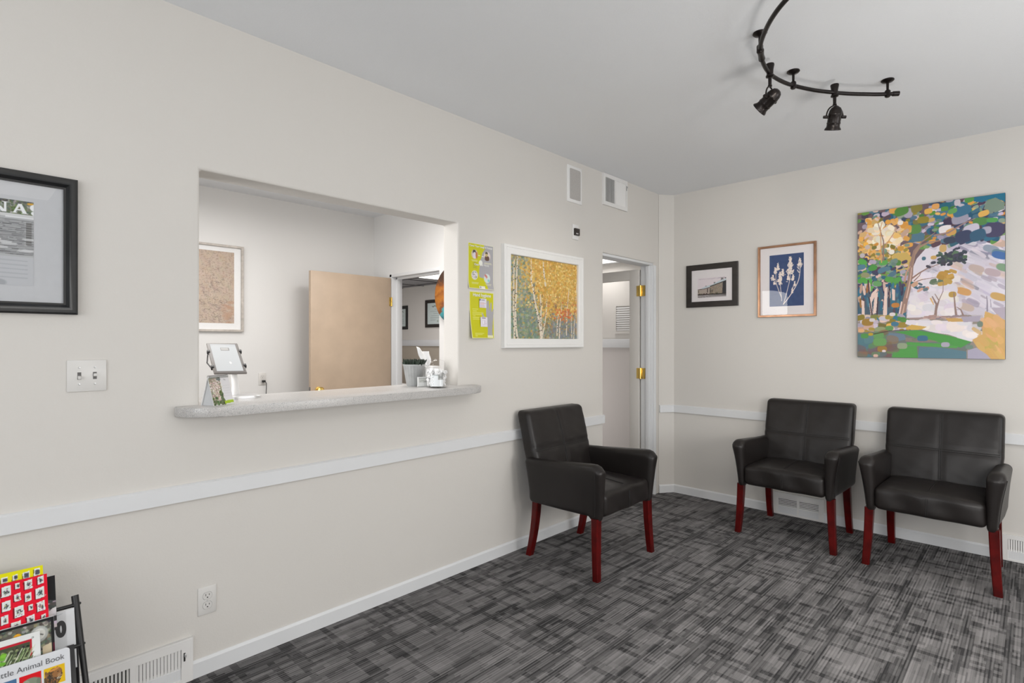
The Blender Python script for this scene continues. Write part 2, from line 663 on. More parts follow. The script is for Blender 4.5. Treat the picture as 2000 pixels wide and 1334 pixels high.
WA = -2.485     # surface of the left wall (faces +x)
WB = 4.645      # surface of the back wall (faces -y)
HC = 2.717      # ceiling height

# ------------------------------------------------------------------ room shell
bm = box(B(), (-9.6, -2.4, -0.12), (2.8, 5.9, 0.0))
struct(obj('floor', bm, CARPET, smooth=None))
bm = box(B(), (-5.3, -2.4, HC), (2.8, 4.90, HC + 0.12))
struct(obj('ceiling', bm, CEIL, smooth=None))

OPEN = (0.735, 2.128, 1.0740, 2.082)
DOORO = (3.636, 4.440, -0.05, 2.082)
bm = wall_holes(-2.36, 4.524, -0.05, HC + 0.05, [OPEN, DOORO], 0.14, lambda u, z, d: (WA - d, u, z))
wl = struct(obj('wall_left', bm, WALL))
md = wl.modifiers.new('soft_edges', 'BEVEL')
md.width = 0.010
md.segments = 3
md.limit_method = 'ANGLE'
md.angle_limit = math.radians(40)
# angled corner strip between the two walls
cA, cB = Vector((WA, 4.524)), Vector((-2.399, WB))
bm = prism(B(), [(WA, 4.524), (-2.399, WB), (-2.399, WB + 0.14), (WA - 0.14, WB + 0.14), (WA - 0.14, 4.524)], -0.05, HC + 0.05)
struct(obj('wall_corner', bm, WALL, smooth=20))
bm = wall_holes(-2.399, 2.74, -0.05, HC + 0.05, [], 0.14, lambda u, z, d: (u, WB + d, z))
struct(obj('wall_back', bm, WALL))
WR = [(1.6, 3.6, 0.9, 2.2)]
bm = wall_holes(-2.36, WB, -0.05, HC + 0.05, WR, 0.14, lambda u, z, d: (2.6 + d, u, z))
struct(obj('wall_right', bm, WALL))
WF = [(-1.7, 0.0, 0.9, 2.2), (0.6, 2.1, 0.9, 2.2)]
bm = wall_holes(WA - 0.14, 2.6, -0.05, HC + 0.05, WF, 0.14, lambda u, z, d: (u, -2.22 - d, z))
struct(obj('wall_front', bm, WALL))


def window(name, c, w, h, rz):
    o = bpy.data.objects.new(name, None)
    COL.objects.link(o)
    o.location = c
    o.rotation_euler = (0, 0, rz)
    struct(o)
    bm = B()
    ring_frame(bm, w, h, [(0, 0.0), (0, 0.05), (0.05, 0.05), (0.05, 0.0)])
    box(bm, (-w / 2 + 0.05, -0.045, h / 2 - 0.02), (w / 2 - 0.05, -0.005, h / 2 + 0.02))
    obj('window_frame', bm, WHITE, o)
    obj('pane', box(B(), (-w / 2 + 0.05, -0.026, 0.05), (w / 2 - 0.05, -0.022, h - 0.05)), GLASS, o)
    return o


window('window_unseen_1', (-0.85, -2.24, 0.9), 1.7, 1.3, PI)  # these three windows are unseen, added as light sources
window('window_unseen_2', (1.35, -2.24, 0.9), 1.5, 1.3, PI)
window('window_unseen_3', (2.62, 2.6, 0.9), 2.0, 1.3, -PI / 2)

# reception room and back hall beyond the left wall
bm = wall_holes(-1.34, 3.36, -0.05, HC + 0.05, [], 0.12, lambda u, z, d: (-5.18 - d, u, z))
struct(obj('wall_reception_back', bm, WALL_W))
EW = 3.24
RDOOR = (-4.872, -4.055, -0.05, 2.075)
bm = wall_holes(-5.18, WA - 0.14, -0.05, HC + 0.05, [RDOOR], 0.12, lambda u, z, d: (u, EW + d, z))
struct(obj('wall_reception_end', bm, WALL_W))
bm = wall_holes(-5.18, WA - 0.14, -0.05, HC + 0.05, [], 0.12, lambda u, z, d: (u, -1.22 - d, z))
struct(obj('wall_reception_near', bm, WALL_W))
HALL_Y, HALL_Z = 5.70, 2.335
bm = box(B(), (-9.5, HALL_Y, 1.36), (-2.6, HALL_Y + 0.1, 2.5))
struct(obj('wall_hall_upper', bm, WALL, smooth=None))
bm = box(B(), (-9.5, HALL_Y, -0.05), (-5.0, HALL_Y + 0.1, 1.36))
struct(obj('wall_hall_lower', bm, TAN, smooth=None))
bm = box(B(), (-5.0, HALL_Y, -0.05), (-2.6, HALL_Y + 0.1, 1.36))
struct(obj('wall_hall_wainscot', bm, mat('greige_wall_paint', (0.60, 0.565, 0.545), 0.75, bump=0.2, bscale=160, spec=0.25), smooth=None))
bm = box(B(), (-9.6, 3.24, -0.05), (-9.5, HALL_Y, 2.5))
struct(obj('wall_hall_end', bm, WALL, smooth=None))
bm = box(B(), (-9.5, 3.24, -0.05), (-5.30, 3.36, 2.5))
struct(obj('wall_hall_near', bm, WALL, smooth=None))
bm = box(B(), (-2.625, WB + 0.14, -0.05), (-2.525, HALL_Y, 2.5))
struct(obj('wall_hall_right', bm, WALL, smooth=None))
bm = box(B(), (-9.5, 3.36, HALL_Z), (-5.0, HALL_Y, HALL_Z + 0.06))
struct(obj('ceiling_back_room', bm, TILE, smooth=None))
bm = box(B(), (-5.0, 3.36, HALL_Z), (WA - 0.14, HALL_Y, HALL_Z + 0.06))
struct(obj('ceiling_hall', bm, CEIL, smooth=None))
bm = B()
for k in range(8):
    x = -9.4 + 0.61 * k
    box(bm, (x, 3.36, HALL_Z - 0.008), (x + 0.024, HALL_Y, HALL_Z + 0.002))
for k in range(4):
    y = 3.70 + 0.61 * k
    box(bm, (-9.5, y, HALL_Z - 0.0075), (-5.0, y + 0.024, HALL_Z + 0.002))
struct(obj('trim_1', bm, GRIDM, smooth=None))
bm = box(B(), (-9.5, HALL_Y - 0.022, 1.305), (-2.6, HALL_Y, 1.410), 0.004)
struct(obj('trim_2', bm, TRIM))


# chair rail and baseboards of the waiting room
def rail_bar(pts, inside, z0, z1, t, cham):
    """moulding along a floor polyline on its room side"""
    bm = B()
    prof = [(0.0, z0), (t, z0), (t, z1 - cham), (t * 0.35, z1), (0.0, z1)]
    n = len(pts)
    rings = []
    for i, p in enumerate(pts):
        p = Vector(p)
        ns = []
        if i > 0:
            d = (p - Vector(pts[i - 1])).normalized()
            ns.append(Vector((d.y, -d.x)) * inside)
        if i < n - 1:
            d = (Vector(pts[i + 1]) - p).normalized()
            ns.append(Vector((d.y, -d.x)) * inside)
        m = sum(ns, Vector((0, 0)))
        m = m / (m.dot(ns[0]))
        rings.append([bm.verts.new((p.x + m.x * o, p.y + m.y * o, z)) for o, z in prof])
    k = len(prof)
    for A, C in zip(rings, rings[1:]):
        for j in range(k):
            bm.faces.new((A[j], A[(j + 1) % k], C[(j + 1) % k], C[j]))
    bm.faces.new(rings[0])
    bm.faces.new(rings[-1])
    return bm


struct(obj('trim_3', rail_bar([(WA, -2.2), (WA, 3.636)], 1, 0.731, 0.797, 0.018, 0.006), TRIM, smooth=20))
struct(obj('trim_4', rail_bar([tuple(cA + Vector((0.002, 0.003))), tuple(cB), (2.6, WB)], 1, 0.733, 0.799, 0.018, 0.006), TRIM, smooth=20))
struct(obj('baseboard_left', rail_bar([(WA, -2.2), (WA, 3.636)], 1, 0.0, 0.070, 0.012, 0.010), TRIM, smooth=20))
struct(obj('baseboard_back', rail_bar([tuple(cA), tuple(cB), (2.6, WB)], 1, 0.0, 0.072, 0.012, 0.010), TRIM, smooth=20))
struct(obj('baseboard_right', rail_bar([(2.6, WB), (2.6, -2.2)], 1, 0.0, 0.072, 0.012, 0.010), TRIM, smooth=20))

# ------------------------------------------------------------------ hall doorway: white jamb and glazed door standing open
bm = B()
box(bm, (WA - 0.125, 4.418, 0.0), (WA - 0.012, 4.441, 2.07), 0.003)
box(bm, (WA - 0.125, 3.636, 2.062), (WA - 0.012, 4.441, 2.083), 0.003)
box(bm, (WA - 0.070, 4.405, 0.0), (WA - 0.034, 4.419, 2.06), 0.002)
box(bm, (WA - 0.014, 4.430, 0.0), (WA + 0.006, 4.468, 2.062), 0.004)
box(bm, (WA - 0.003, 4.440, 0.0), (WA + 0.011, 4.452, 2.062), 0.003)
struct(obj('trim_5', bm, TRIM))

d1 = bpy.data.objects.new('door_1', None)
COL.objects.link(d1)
d1.location = (-2.622, 4.405, 0.0)
struct(d1)
d1['label'] = 'glazed hall door standing open behind the armchair by the left wall'
DW, DH, ST = 0.80, 2.035, 0.098
bm = B()
box(bm, (-ST, 0.0, 0.012), (0.0, 0.040, DH), 0.002)
box(bm, (-DW, 0.0, 0.012), (-DW + ST, 0.040, DH), 0.002)
box(bm, (-DW + ST, 0.0, 1.945), (-ST, 0.040, DH), 0.0)
box(bm, (-DW + ST, 0.0, 0.012), (-ST, 0.040, 0.22), 0.0)
obj('door_frame', bm, WALL, d1)
obj('glass_pane', box(B(), (-DW + ST - 0.005, 0.017, 0.215), (-ST + 0.005, 0.023, 1.95)), GLASS, d1)
for z in (1.838, 1.087, 0.25):
    bm = B()
    box(bm, (-0.022, -0.003, z - 0.048), (0.010, 0.001, z + 0.048), 0.001)
    box(bm, (0.030, -0.003, z - 0.048), (0.062, 0.010, z + 0.048), 0.001)
    tube(bm, [(0.020, -0.007, z - 0.05), (0.020, -0.007, z + 0.05)], 0.011, 10)
    obj('hinge', bm, BRASS, d1)
bm = B()
lathe(bm, [(0.0, 0.0), (0.03, 0.0), (0.03, 0.006), (0.012, 0.01), (0.012, 0.035), (0.026, 0.045), (0.028, 0.06), (0.018, 0.07), (0, 0.072)],
      18, Matrix.Translation((-DW + 0.05, 0.0, 0.95)) @ Matrix.Rotation(PI / 2, 4, 'X'), cap=False)
obj('door_knob', bm, BRASS, d1)

# window with blinds on the hall wall, pale in the door glass
w4 = bpy.data.objects.new('window_4', None)
COL.objects.link(w4)
w4.location = (-3.60, HALL_Y, 1.475)
struct(w4)
obj('window_frame', ring_frame(B(), 0.25, 0.36, [(0, 0.0), (0, 0.02), (0.03, 0.02), (0.03, 0.0)]), WALL, w4)
bm = B()
for k in range(11):
    z = 0.036 + k * 0.0265
    box(bm, (-0.095, -0.016, z), (0.095, -0.006, z + 0.017))
obj('blind_slats', bm, WALL_W, w4)
obj('pane', box(B(), (-0.096, -0.004, 0.03), (0.096, 0.0, 0.33)), WALL, w4)

# ------------------------------------------------------------------ reception door (tan slab swung open) and its jamb
bm = B()
box(bm, (-4.872, EW - 0.006, 0.0), (-4.835, EW + 0.126, 2.075), 0.003)
box(bm, (-4.872, EW - 0.006, 2.045), (-4.055, EW + 0.126, 2.075), 0.003)
box(bm, (-4.835, EW + 0.05, 0.0), (-4.815, EW + 0.09, 2.045), 0.002)
box(bm, (-4.835, EW + 0.05, 2.025), (-4.07, EW + 0.09, 2.045), 0.002)
struct(obj('trim_6', bm, TRIM))
d2 = bpy.data.objects.new('door_2', None)
COL.objects.link(d2)
d2.location = (-4.875, EW - 0.010, 0.0)
struct(d2)
obj('door_slab', box(B(), (0.0, -0.872, 0.012), (0.042, -0.004, 2.035), 0.003), DOORW, d2)
bm = B()
lathe(bm, [(0.0, 0.0), (0.032, 0.0), (0.032, 0.006), (0.013, 0.012), (0.013, 0.034), (0.028, 0.042), (0.031, 0.058), (0.02, 0.07), (0, 0.072)],
      20, Matrix.Translation((0.042, -0.80, 0.925)) @ Matrix.Rotation(PI / 2, 4, 'Y'), cap=False)
obj('door_knob', bm, BRASS, d2)
obj('latch_plate', box(B(), (0.008, -0.8735, 0.895), (0.034, -0.871, 0.955), 0.001), GREY, d2)
for z in (1.79, 0.25):
    bm = box(B(), (0.040, -0.026, z - 0.045), (0.046, 0.006, z + 0.045), 0.001)
    tube(bm, [(0.046, 0.002, z - 0.047), (0.046, 0.002, z + 0.047)], 0.006, 8)
    obj('hinge', bm, BRASS, d2)

# lamps of the hall and the back room
bm = B()
box(bm, (-4.05, 5.21, HALL_Z - 0.012), (-3.57, 5.54, HALL_Z + 0.001), 0.003)
o = obj('ceiling_light', bm, LAMP)
tag(o, 'lit square ceiling panel glimpsed over the glazed hall door', 'ceiling light')
bm = B()
box(bm, (-6.56, 4.86, HALL_Z - 0.014), (-6.10, 5.20, HALL_Z + 0.001), 0.003)
o = obj('ceiling_light', bm, LAMP)
tag(o, 'long lit ceiling panel in the tiled room beyond the tan door', 'ceiling light')

# ------------------------------------------------------------------ reception counter
CT = 1.1125
R = 0.135
poly = []
xf = WA + 0.152
y0c, y1c = 0.644, 2.250
for k in range(9):
    a = PI / 2 * k / 8
    poly.append((xf - R + R * math.sin(a), y0c + R - R * math.cos(a)))
for k in range(9):
    a = PI / 2 * k / 8
    poly.append((xf - R + R * math.cos(a), y1c - R + R * math.sin(a)))
poly += [(WA + 0.0005, y1c), (WA + 0.0005, OPEN[1] - 0.0015), (-2.785, OPEN[1] - 0.0015), (-2.785, OPEN[0] + 0.0015), (WA + 0.0005, OPEN[0] + 0.0015), (WA + 0.0005, y0c)]
bm = prism(B(), poly, CT - 0.038, CT)
# keep the part of the slab inside the opening above its sill
for v in bm.verts:
    pass
es = [e for e in bm.edges if all(v.co.z > CT - 0.001 for v in e.verts) or all(v.co.z < CT - 0.036 for v in e.verts)]
bmesh.ops.bevel(bm, geom=es, offset=0.004, segments=2, profile=0.5, affect='EDGES')
ct = obj('counter_shelf', bm, STONE)
tag(ct, 'speckled grey stone shelf with rounded ends along the reception opening', 'counter')

# ------------------------------------------------------------------ armchairs (built once, copied)
def lean(z):
    return 0.118 * max(0.0, (z - 0.42) / 0.505) ** 1.15


def make_chair(name):
    root = thing(name, 'x', 'chair')
    # seat

    def seat_d(x, y, z):
        if z > 0.42:
            z += 0.022 * max(0, 1 - (x / 0.262) ** 2) * max(0, 1 - ((y + 0.08) / 0.25) ** 2)
            z += 0.0022 * math.sin(x * 48 + y * 21) * math.sin(y * 37 - x * 11)
            z += 0.002 * math.sin(x * 95 + 1.3) * max(0, (-y - 0.10)) * 3
        if y < -0.2:
            y += -0.004 * math.sin(x * 30 + z * 20) - 0.006 * max(0, 1 - (x / 0.26) ** 2)
        return (x, y, z)
    bm = rbox(B(), (-0.262, -0.302, 0.352), (0.262, 0.17, 0.488), 0.030, (16, 14, 4), seat_d)
    seat_tree = BVHTree.FromBMesh(bm)
    seat = obj('seat', bm, LEATHER, root, 60)

    # backrest
    def back_d(x, y, z):
        f = max(0.0, (z - 0.36) / 0.56)
        w = 1.0 - 0.11 * max(0.0, (0.66 - z) / 0.32) if z < 0.66 else 1.0
        bul = 0.012 * max(0, 1 - (x / 0.30) ** 2) * math.sin(min(1, f) * PI)
        if y < 0.19:
            y -= bul
            y += 0.0016 * math.sin(x * 40 + z * 33) * math.sin(z * 51)
            if abs(x) < 0.006 or abs(z - 0.682) < 0.006:
                y += 0.0055
        if abs(x) > 0.27 and z < 0.67:
            pass
        return (x * w, y + lean(z), z)
    bm = rbox(B(), (-0.302, 0.140, 0.335), (0.302, 0.245, 0.925), 0.030, (26, 4, 28), back_d)
    back_tree = BVHTree.FromBMesh(bm)
    back = obj('backrest', bm, LEATHER, root, 60)
    # arms
    for s in (-1, 1):
        def arm_d(x, y, z, s=s):
            f = max(0, (z - 0.34) / 0.33)
            ff = max(0.0, min(1.0, (-y - 0.02) / 0.28))
            wd = 0.048 + 0.045 * f ** 1.5 * (0.55 + 0.45 * ff) + 0.014 * (1 - ff)
            t = (abs(x) - 0.258) / 0.087
            X = 0.258 + t * wd
            if z > 0.52:
                zz = 0.630 + 0.030 * max(0.0, min(1.0, (0.16 - y) / 0.40))
                zz -= 0.022 * max(0.0, (ff - 0.86) / 0.14) ** 2
                z = 0.52 + (z - 0.52) * (zz - 0.52) / 0.14
                z += 0.006 * max(0, 1 - (2 * t - 1) ** 2)
            else:
                lift = 0.024 if y > -0.238 else 0.0
                z = 0.52 - (0.52 - z) * (0.52 - 0.330 - lift) / (0.52 - 0.335)
            y += -0.012 * ff * f + (0.018 * (1 - f) if y < -0.2 else 0)
            if y > 0.1:
                y += lean(z) * 0.6
            return (s * X, y, z)
        bm = rbox(B(), (0.258, -0.318, 0.335), (0.345, 0.235, 0.66), 0.034, (4, 20, 12), arm_d)
        obj('armrest', bm, LEATHER, root, 60)
        # welt along the front of the arm
        bm = B()
        pts = []
        for k in range(9):
            z = 0.37 + 0.265 * k / 8
            x, y, z2 = arm_d(0.3455, -0.283, z)
            pts.append((x + s * 0.0002, y, z2))
        tube(bm, pts, 0.0022, 6)
        obj('seam', bm, THREAD, root)

    # stitched seams of backrest and seat
    def drape(tree, path, d, off=0.0006):
        out = []
        for o_ in path:
            hit = tree.ray_cast(Vector(o_), Vector(d))
            if hit[0] is not None:
                out.append(hit[0] - Vector(d) * off)
        return out
    bm = B()
    for dx in (-0.006, 0.0045):
        p = drape(back_tree, [(dx, -0.6, 0.50 + 0.405 * k / 30) for k in range(31)], (0, 1, 0))
        tube(bm, p, 0.0021, 6)
    obj('seam', bm, THREAD, root)
    bm = B()
    for dz in (-0.006, 0.0045):
        p = drape(back_tree, [(-0.285 + 0.57 * k / 40, -0.6, 0.682 + dz) for k in range(41)], (0, 1, 0))
        tube(bm, p, 0.0021, 6)
    obj('seam', bm, THREAD, root)
    bm = B()
    for dx in (-0.0045, 0.0045):
        p = drape(seat_tree, [(dx, -0.265 + 0.40 * k / 24, 0.9) for k in range(24)], (0, 0, -1), 0.001)
        q = drape(seat_tree, [(dx, -0.7, 0.465 - 0.095 * k / 8) for k in range(9)], (0, 1, 0), 0.001)
        tube(bm, list(reversed(p)) + q, 0.0017, 6)
    obj('seam', bm, THREAD, root)
    # legs
    for s in (-1, 1):
        for front in (True, False):
            bm = B()
            rings = []
            for k in range(9):
                f = k / 8
                z = 0.352 * (1 - f)
                if front:
                    cx, cy = 0.290 + 0.008 * f + 0.010 * f * f, -0.266 - 0.004 * f - 0.012 * f * f
                    hw = 0.0235 - 0.004 * f
                else:
                    cx, cy = 0.268 + 0.006 * f, 0.205 + 0.012 * f + 0.045 * f * f
                    hw = 0.0235 - 0.0035 * f
                b = 0.005
                ring = []
                for (px, py) in ((-hw + b, -hw), (hw - b, -hw), (hw, -hw + b), (hw, hw - b), (hw - b, hw), (-hw + b, hw), (-hw, hw - b), (-hw, -hw + b)):
                    ring.append(bm.verts.new((s * (cx + px), cy + py, z)))
                rings.append(ring)
            for A, C in zip(rings, rings[1:]):
                for k in range(8):
                    bm.faces.new((A[k], A[(k + 1) % 8], C[(k + 1) % 8], C[k]))
            bm.faces.new(rings[0])
            bm.faces.new(rings[-1])
            obj('leg', bm, CHERRY, root, 25)
    return root


def copy_tree(o, parent=None):
    c = o.copy()
    COL.objects.link(c)
    if parent is not None:
        c.parent = parent
    for ch in list(o.children):
        copy_tree(ch, c)
    return c


chair = make_chair('armchair')
tag(chair, 'black leather armchair with cherry legs by the left wall under the birch painting', 'chair', 'waiting room armchairs')
chair.location = (-2.105, 2.905, 0)
chair.rotation_euler = (0, 0, PI / 2 + math.radians(0.5))
c2 = copy_tree(chair)
tag(c2, 'black leather armchair in front of the wall vent, under the botanical print', 'chair', 'waiting room armchairs')
c2.location = (-1.250, 4.272, 0)
c2.rotation_euler = (0, 0, math.radians(-1.0))
c3 = copy_tree(chair)
tag(c3, 'black leather armchair against the back wall below the large tree painting', 'chair', 'waiting room armchairs')
c3.location = (-0.450, 4.236, 0)
c3.rotation_euler = (0, 0, math.radians(-1.5))

# ------------------------------------------------------------------ ceiling track with two spotlights and an added unseen one
RZ = 2.645
rail_pts = [(-0.525, 3.385), (-0.582, 3.340), (-0.636, 3.286), (-0.692, 3.226), (-0.742, 3.161), (-0.813, 3.054), (-0.873, 2.927), (-0.901, 2.834),
            (-0.914, 2.730), (-0.906, 2.624), (-0.882, 2.510), (-0.850, 2.420), (-0.792, 2.318), (-0.734, 2.239), (-0.674, 2.177), (-0.59, 2.11), (-0.48, 2.04), (-0.36, 1.975), (-0.23, 1.915), (-0.08, 1.86)]  # last points carry the rail out of view to the added spotlight


def smooth_path(p, n=6):
    out = []
    P = [Vector(q) for q in p]
    for i in range(len(P) - 1):
        a, b, c, d = P[max(0, i - 1)], P[i], P[i + 1], P[min(len(P) - 1, i + 2)]
        for k in range(n):
            t = k / n
            out.append(0.5 * ((2 * b) + (c - a) * t + (2 * a - 5 * b + 4 * c - d) * t * t + (-a + 3 * b - 3 * c + d) * t ** 3))
    out.append(P[-1])
    return out


track = thing('track_rail', 'curved dark bronze lighting rail hung from the ceiling', 'light track', (-0.75, 2.8, HC))


def L(p):
    return Vector(p) - Vector((-0.75, 2.8, HC))


bm = tube(B(), [L((x, y, RZ)) for x, y in (v for v in smooth_path(rail_pts))], 0.0095, 12)
obj('rail', bm, BRONZE, track, 60)
for mx, my, tx, ty in ((-0.870, 2.466, 0.5, 0.87), (-0.873, 2.929, -0.35, 0.94), (-0.553, 3.363, 0.7, 0.71)):
    bm = B()
    o = L((mx, my, 0))
    lathe(bm, [(0, HC), (0.029, HC), (0.030, HC - 0.004), (0.024, HC - 0.010), (0.010, HC - 0.014), (0.0062, HC - 0.017), (0.0058, RZ + 0.022),
               (0.009, RZ + 0.020), (0.0135, RZ + 0.014), (0.0135, RZ - 0.012), (0.009, RZ - 0.017), (0, RZ - 0.018)], 18,
          Matrix.Translation((o.x, o.y, -HC - 0)) @ Matrix.Translation((0, 0, 0)), cap=False)
    for v in bm.verts:
        v.co.z += 0.0
    obj('ceiling_mount', bm, BRONZE, track)
# end cap and coupling sleeves
d = (Vector(rail_pts[0]) - Vector(rail_pts[1])).normalized()
e = Vector(rail_pts[0])
obj('end_cap', tube(B(), [L((e.x - d.x * 0.01, e.y - d.y * 0.01, RZ)), L((e.x + d.x * 0.018, e.y + d.y * 0.018, RZ))], 0.0125, 14), BRONZE, track, 50)
obj('coupling', tube(B(), [L((-0.872, 2.478, RZ)), L((-0.884, 2.520, RZ)), L((-0.893, 2.555, RZ))], 0.0135, 14, radii=[0.0145, 0.0125, 0.0145]), BRONZE, track, 50)


def spotlight(loc, yaw, aim, label, light=0.0):
    root = thing('spotlight', label, 'spotlight', loc, (0, 0, yaw), 'spotlights on the curved rail')
    bm = lathe(B(), [(0, 0.040), (0.019, 0.040), (0.020, 0.036), (0.0155, 0.012), (0.0145, -0.010), (0.018, -0.014), (0.018, -0.020), (0.008, -0.024),
                     (0.0075, -0.058), (0.0095, -0.060), (0.0095, -0.066), (0, -0.068)], 18, cap=False)
    obj('clamp', bm, BRONZE, root)
    piv = -0.125
    bm = B()
    pts = [(0.042 * math.cos(a), 0, piv + 0.058 * math.sin(a)) for a in [PI * k / 16 for k in range(17)]]
    tube(bm, pts, 0.0036, 8)
    obj('yoke', bm, BRONZE, root)
    for s in (-1, 1):
        bm = tube(B(), [(s * 0.034, 0, piv), (s * 0.056, 0, piv)], 0.0075, 12)
        obj('knob', bm, BRONZE, root, 50)
    q = Vector(aim).to_track_quat('Z', 'Y').to_matrix().to_4x4()
    M = Matrix.Translation((0, 0, piv)) @ q
    bm = lathe(B(), [(0, -0.052), (0.012, -0.050), (0.022, -0.043), (0.0285, -0.030), (0.0305, -0.018), (0.0315, -0.016), (0.0315, -0.010), (0.0305, -0.008),
                     (0.0305, 0.026), (0.032, 0.027), (0.032, 0.032), (0.0305, 0.034), (0.0305, 0.046), (0.038, 0.058), (0.038, 0.063), (0.034, 0.063), (0.030, 0.040), (0, 0.030)],
               28, M, cap=False)
    can = obj('lamp_head', bm, BRONZE, root)
    bm = lathe(B(), [(0, 0.036), (0.0295, 0.036), (0.0295, 0.040), (0, 0.044)], 24, M, cap=False)
    obj('bulb', bm, BULB, can)
    if light:
        d = bpy.data.lights.new('spot_beam', 'SPOT')
        d.energy = light
        d.spot_size = math.radians(62)
        d.spot_blend = 0.9
        d.shadow_soft_size = 0.12
        d.color = (1.0, 0.93, 0.83)
        o = bpy.data.objects.new('spot_beam', d)
        COL.objects.link(o)
        o.parent = root
        v = Vector(aim).normalized()
        o.location = Vector((0, 0, piv)) + v * 0.075
        o.rotation_euler = v.to_track_quat('-Z', 'Y').to_euler()
    return root


BULB = mat('bulb_face', (1.0, 0.93, 0.82), 0.3, noise=0.02, emit=1.5)
# aim vectors are in the spotlight's own turned axes
spotlight((-0.911, 2.712, RZ), math.radians(84), (0.0, 0.84, -0.55), 'bronze spotlight aimed at the left wall from the bend of the ceiling rail', 16)
spotlight((-0.745, 3.157, RZ), math.radians(43), (0.0, 0.32, -0.95), 'bronze spotlight pointing down below the straighter end of the ceiling rail', 7)

spotlight((-0.25, 1.924, RZ), math.radians(31), (0.0, 0.955, -0.30), 'unseen bronze spotlight added on the far bend of the rail to brighten the back wall', 34)  # added out of view to lift the dim far corner


# ------------------------------------------------------------------ framed pictures
LEFT = (0, 0, PI / 2)      # hangs on the left wall
FLAT = [(0.0, 0.0), (0.0, 1.0), (1.0, 1.0), (1.0, 0.0)]


def frame(name, label, cat, loc, rz, w, h, prof, fmat, mat_col=None, art=None, aw=0, ah=0, az=0, pmat=None, depth=0.008, glass=True, inset=None, group=None, ax=0.0):
    root = thing(name, label, cat, loc, (0, 0, rz), group)
    obj('frame', ring_frame(B(), w, h, prof), fmat, root, 35)
    i = inset
    if mat_col is not None:
        obj('mat_board', box(B(), (-w / 2 + i - 0.004, -depth, i - 0.004), (w / 2 - i + 0.004, -0.001, h - i + 0.004)), mat_col, root)
    if art is not None:
        art.mesh('print', pmat or PAINT, root, aw, ah, (ax, -depth - 0.0008, az))
    if glass:
        obj('glass_pane', box(B(), (-w / 2 + i - 0.002, -depth - 0.0045, i - 0.002), (w / 2 - i + 0.002, -depth - 0.0025, h - i + 0.002)), PICGLASS, root)
    return root


# --- magazine cover in the wide black frame at the far left
cv = Canvas(120, 172, (176, 178, 180))
for k in range(26):
    y = 0.23 + 0.016 * k
    for q in range(14):
        x = random.random()
        g = random.uniform(105, 175)
        cv.rect(x, y, min(1, x + random.uniform(0.05, 0.2)), y + 0.011, (g, g, g + 2))
    cv.line([(0, y), (1, y + 0.004)], 0.006, (112, 114, 114) if k % 3 else (70, 72, 72))
cv.rect(0.88, 0.25, 0.97, 0.52, (90, 88, 86), 0.65)
for k in range(16):
    cv.rect(0.86, 0.25 + k * 0.027, 1.0, 0.256 + k * 0.027, (185, 186, 186), 0.6)
for k in range(14):
    x, y = random.random(), random.uniform(0.42, 0.64)
    cv.dab(x, y, 0.12, 0.012, (205, 206, 208), 0.0, op=0.8)
cv.rect(0, 0.66, 1, 1, (186, 188, 192))
for k in range(5):
    cv.line([(0, 0.70 + 0.05 * k), (0.9, 0.71 + 0.05 * k)], 0.02, (172, 175, 180))
cv.dab(0.25, 0.97, 0.35, 0.05, (160, 163, 168))
cv.rect(0, 0, 1, 0.165, (118, 122, 104))
for k in range(260):
    cv.dab(random.random(), random.uniform(0, 0.165), 0.02, 0.012, jit(random.choice([(112, 132, 78), (88, 104, 66), (140, 144, 132), (150, 152, 150), (96, 108, 92)]), 12), random.random())
for k in range(40):
    cv.dab(random.random(), random.uniform(0, 0.03), 0.03, 0.008, jit((88, 92, 90), 16))
cv.dab(0.95, 0.03, 0.05, 0.012, (205, 160, 60))
W = (232, 234, 236)


def let(c, x0, x1, y0, y1, kind):
    X = lambda u: x0 + (x1 - x0) * u
    Y = lambda v: y0 + (y1 - y0) * v
    P = lambda pts: c.poly([(X(a), Y(b)) for a, b in pts], W)
    if kind == 'N':
        P([(0.08, 0), (0.22, 0), (0.22, 1), (0.08, 1)])
        P([(0.08, 0), (0.32, 0), (0.92, 1), (0.70, 1)])
        P([(0.78, 0), (0.90, 0), (0.90, 1), (0.78, 1)])
        for a in (0.0, 0.70):
            P([(a, 0), (a + 0.30, 0), (a + 0.30, 0.06), (a, 0.06)])
        P([(0.0, 0.94), (0.32, 0.94), (0.32, 1), (0.0, 1)])
    if kind == 'A':
        P([(0.42, 0), (0.62, 0), (0.92, 1), (0.68, 1)])
        P([(0.42, 0), (0.55, 0), (0.26, 1), (0.12, 1)])
        P([(0.25, 0.60), (0.75, 0.60), (0.75, 0.70), (0.25, 0.70)])
        P([(0.0, 0.94), (0.36, 0.94), (0.36, 1), (0.0, 1)])
        P([(0.60, 0.94), (1.0, 0.94), (1.0, 1), (0.60, 1)])
    if kind == 'S':
        for cyy, a0, a1 in ((0.27, -0.2 * PI, -1.5 * PI), (0.73, -0.5 * PI, 0.8 * PI)):
            pts = [(X(0.5 + 0.34 * math.cos(a0 + (a1 - a0) * k / 14)), Y(cyy + 0.22 * math.sin(a0 + (a1 - a0) * k / 14))) for k in range(15)]
            c.line(pts, (x1 - x0) * 0.24, W)


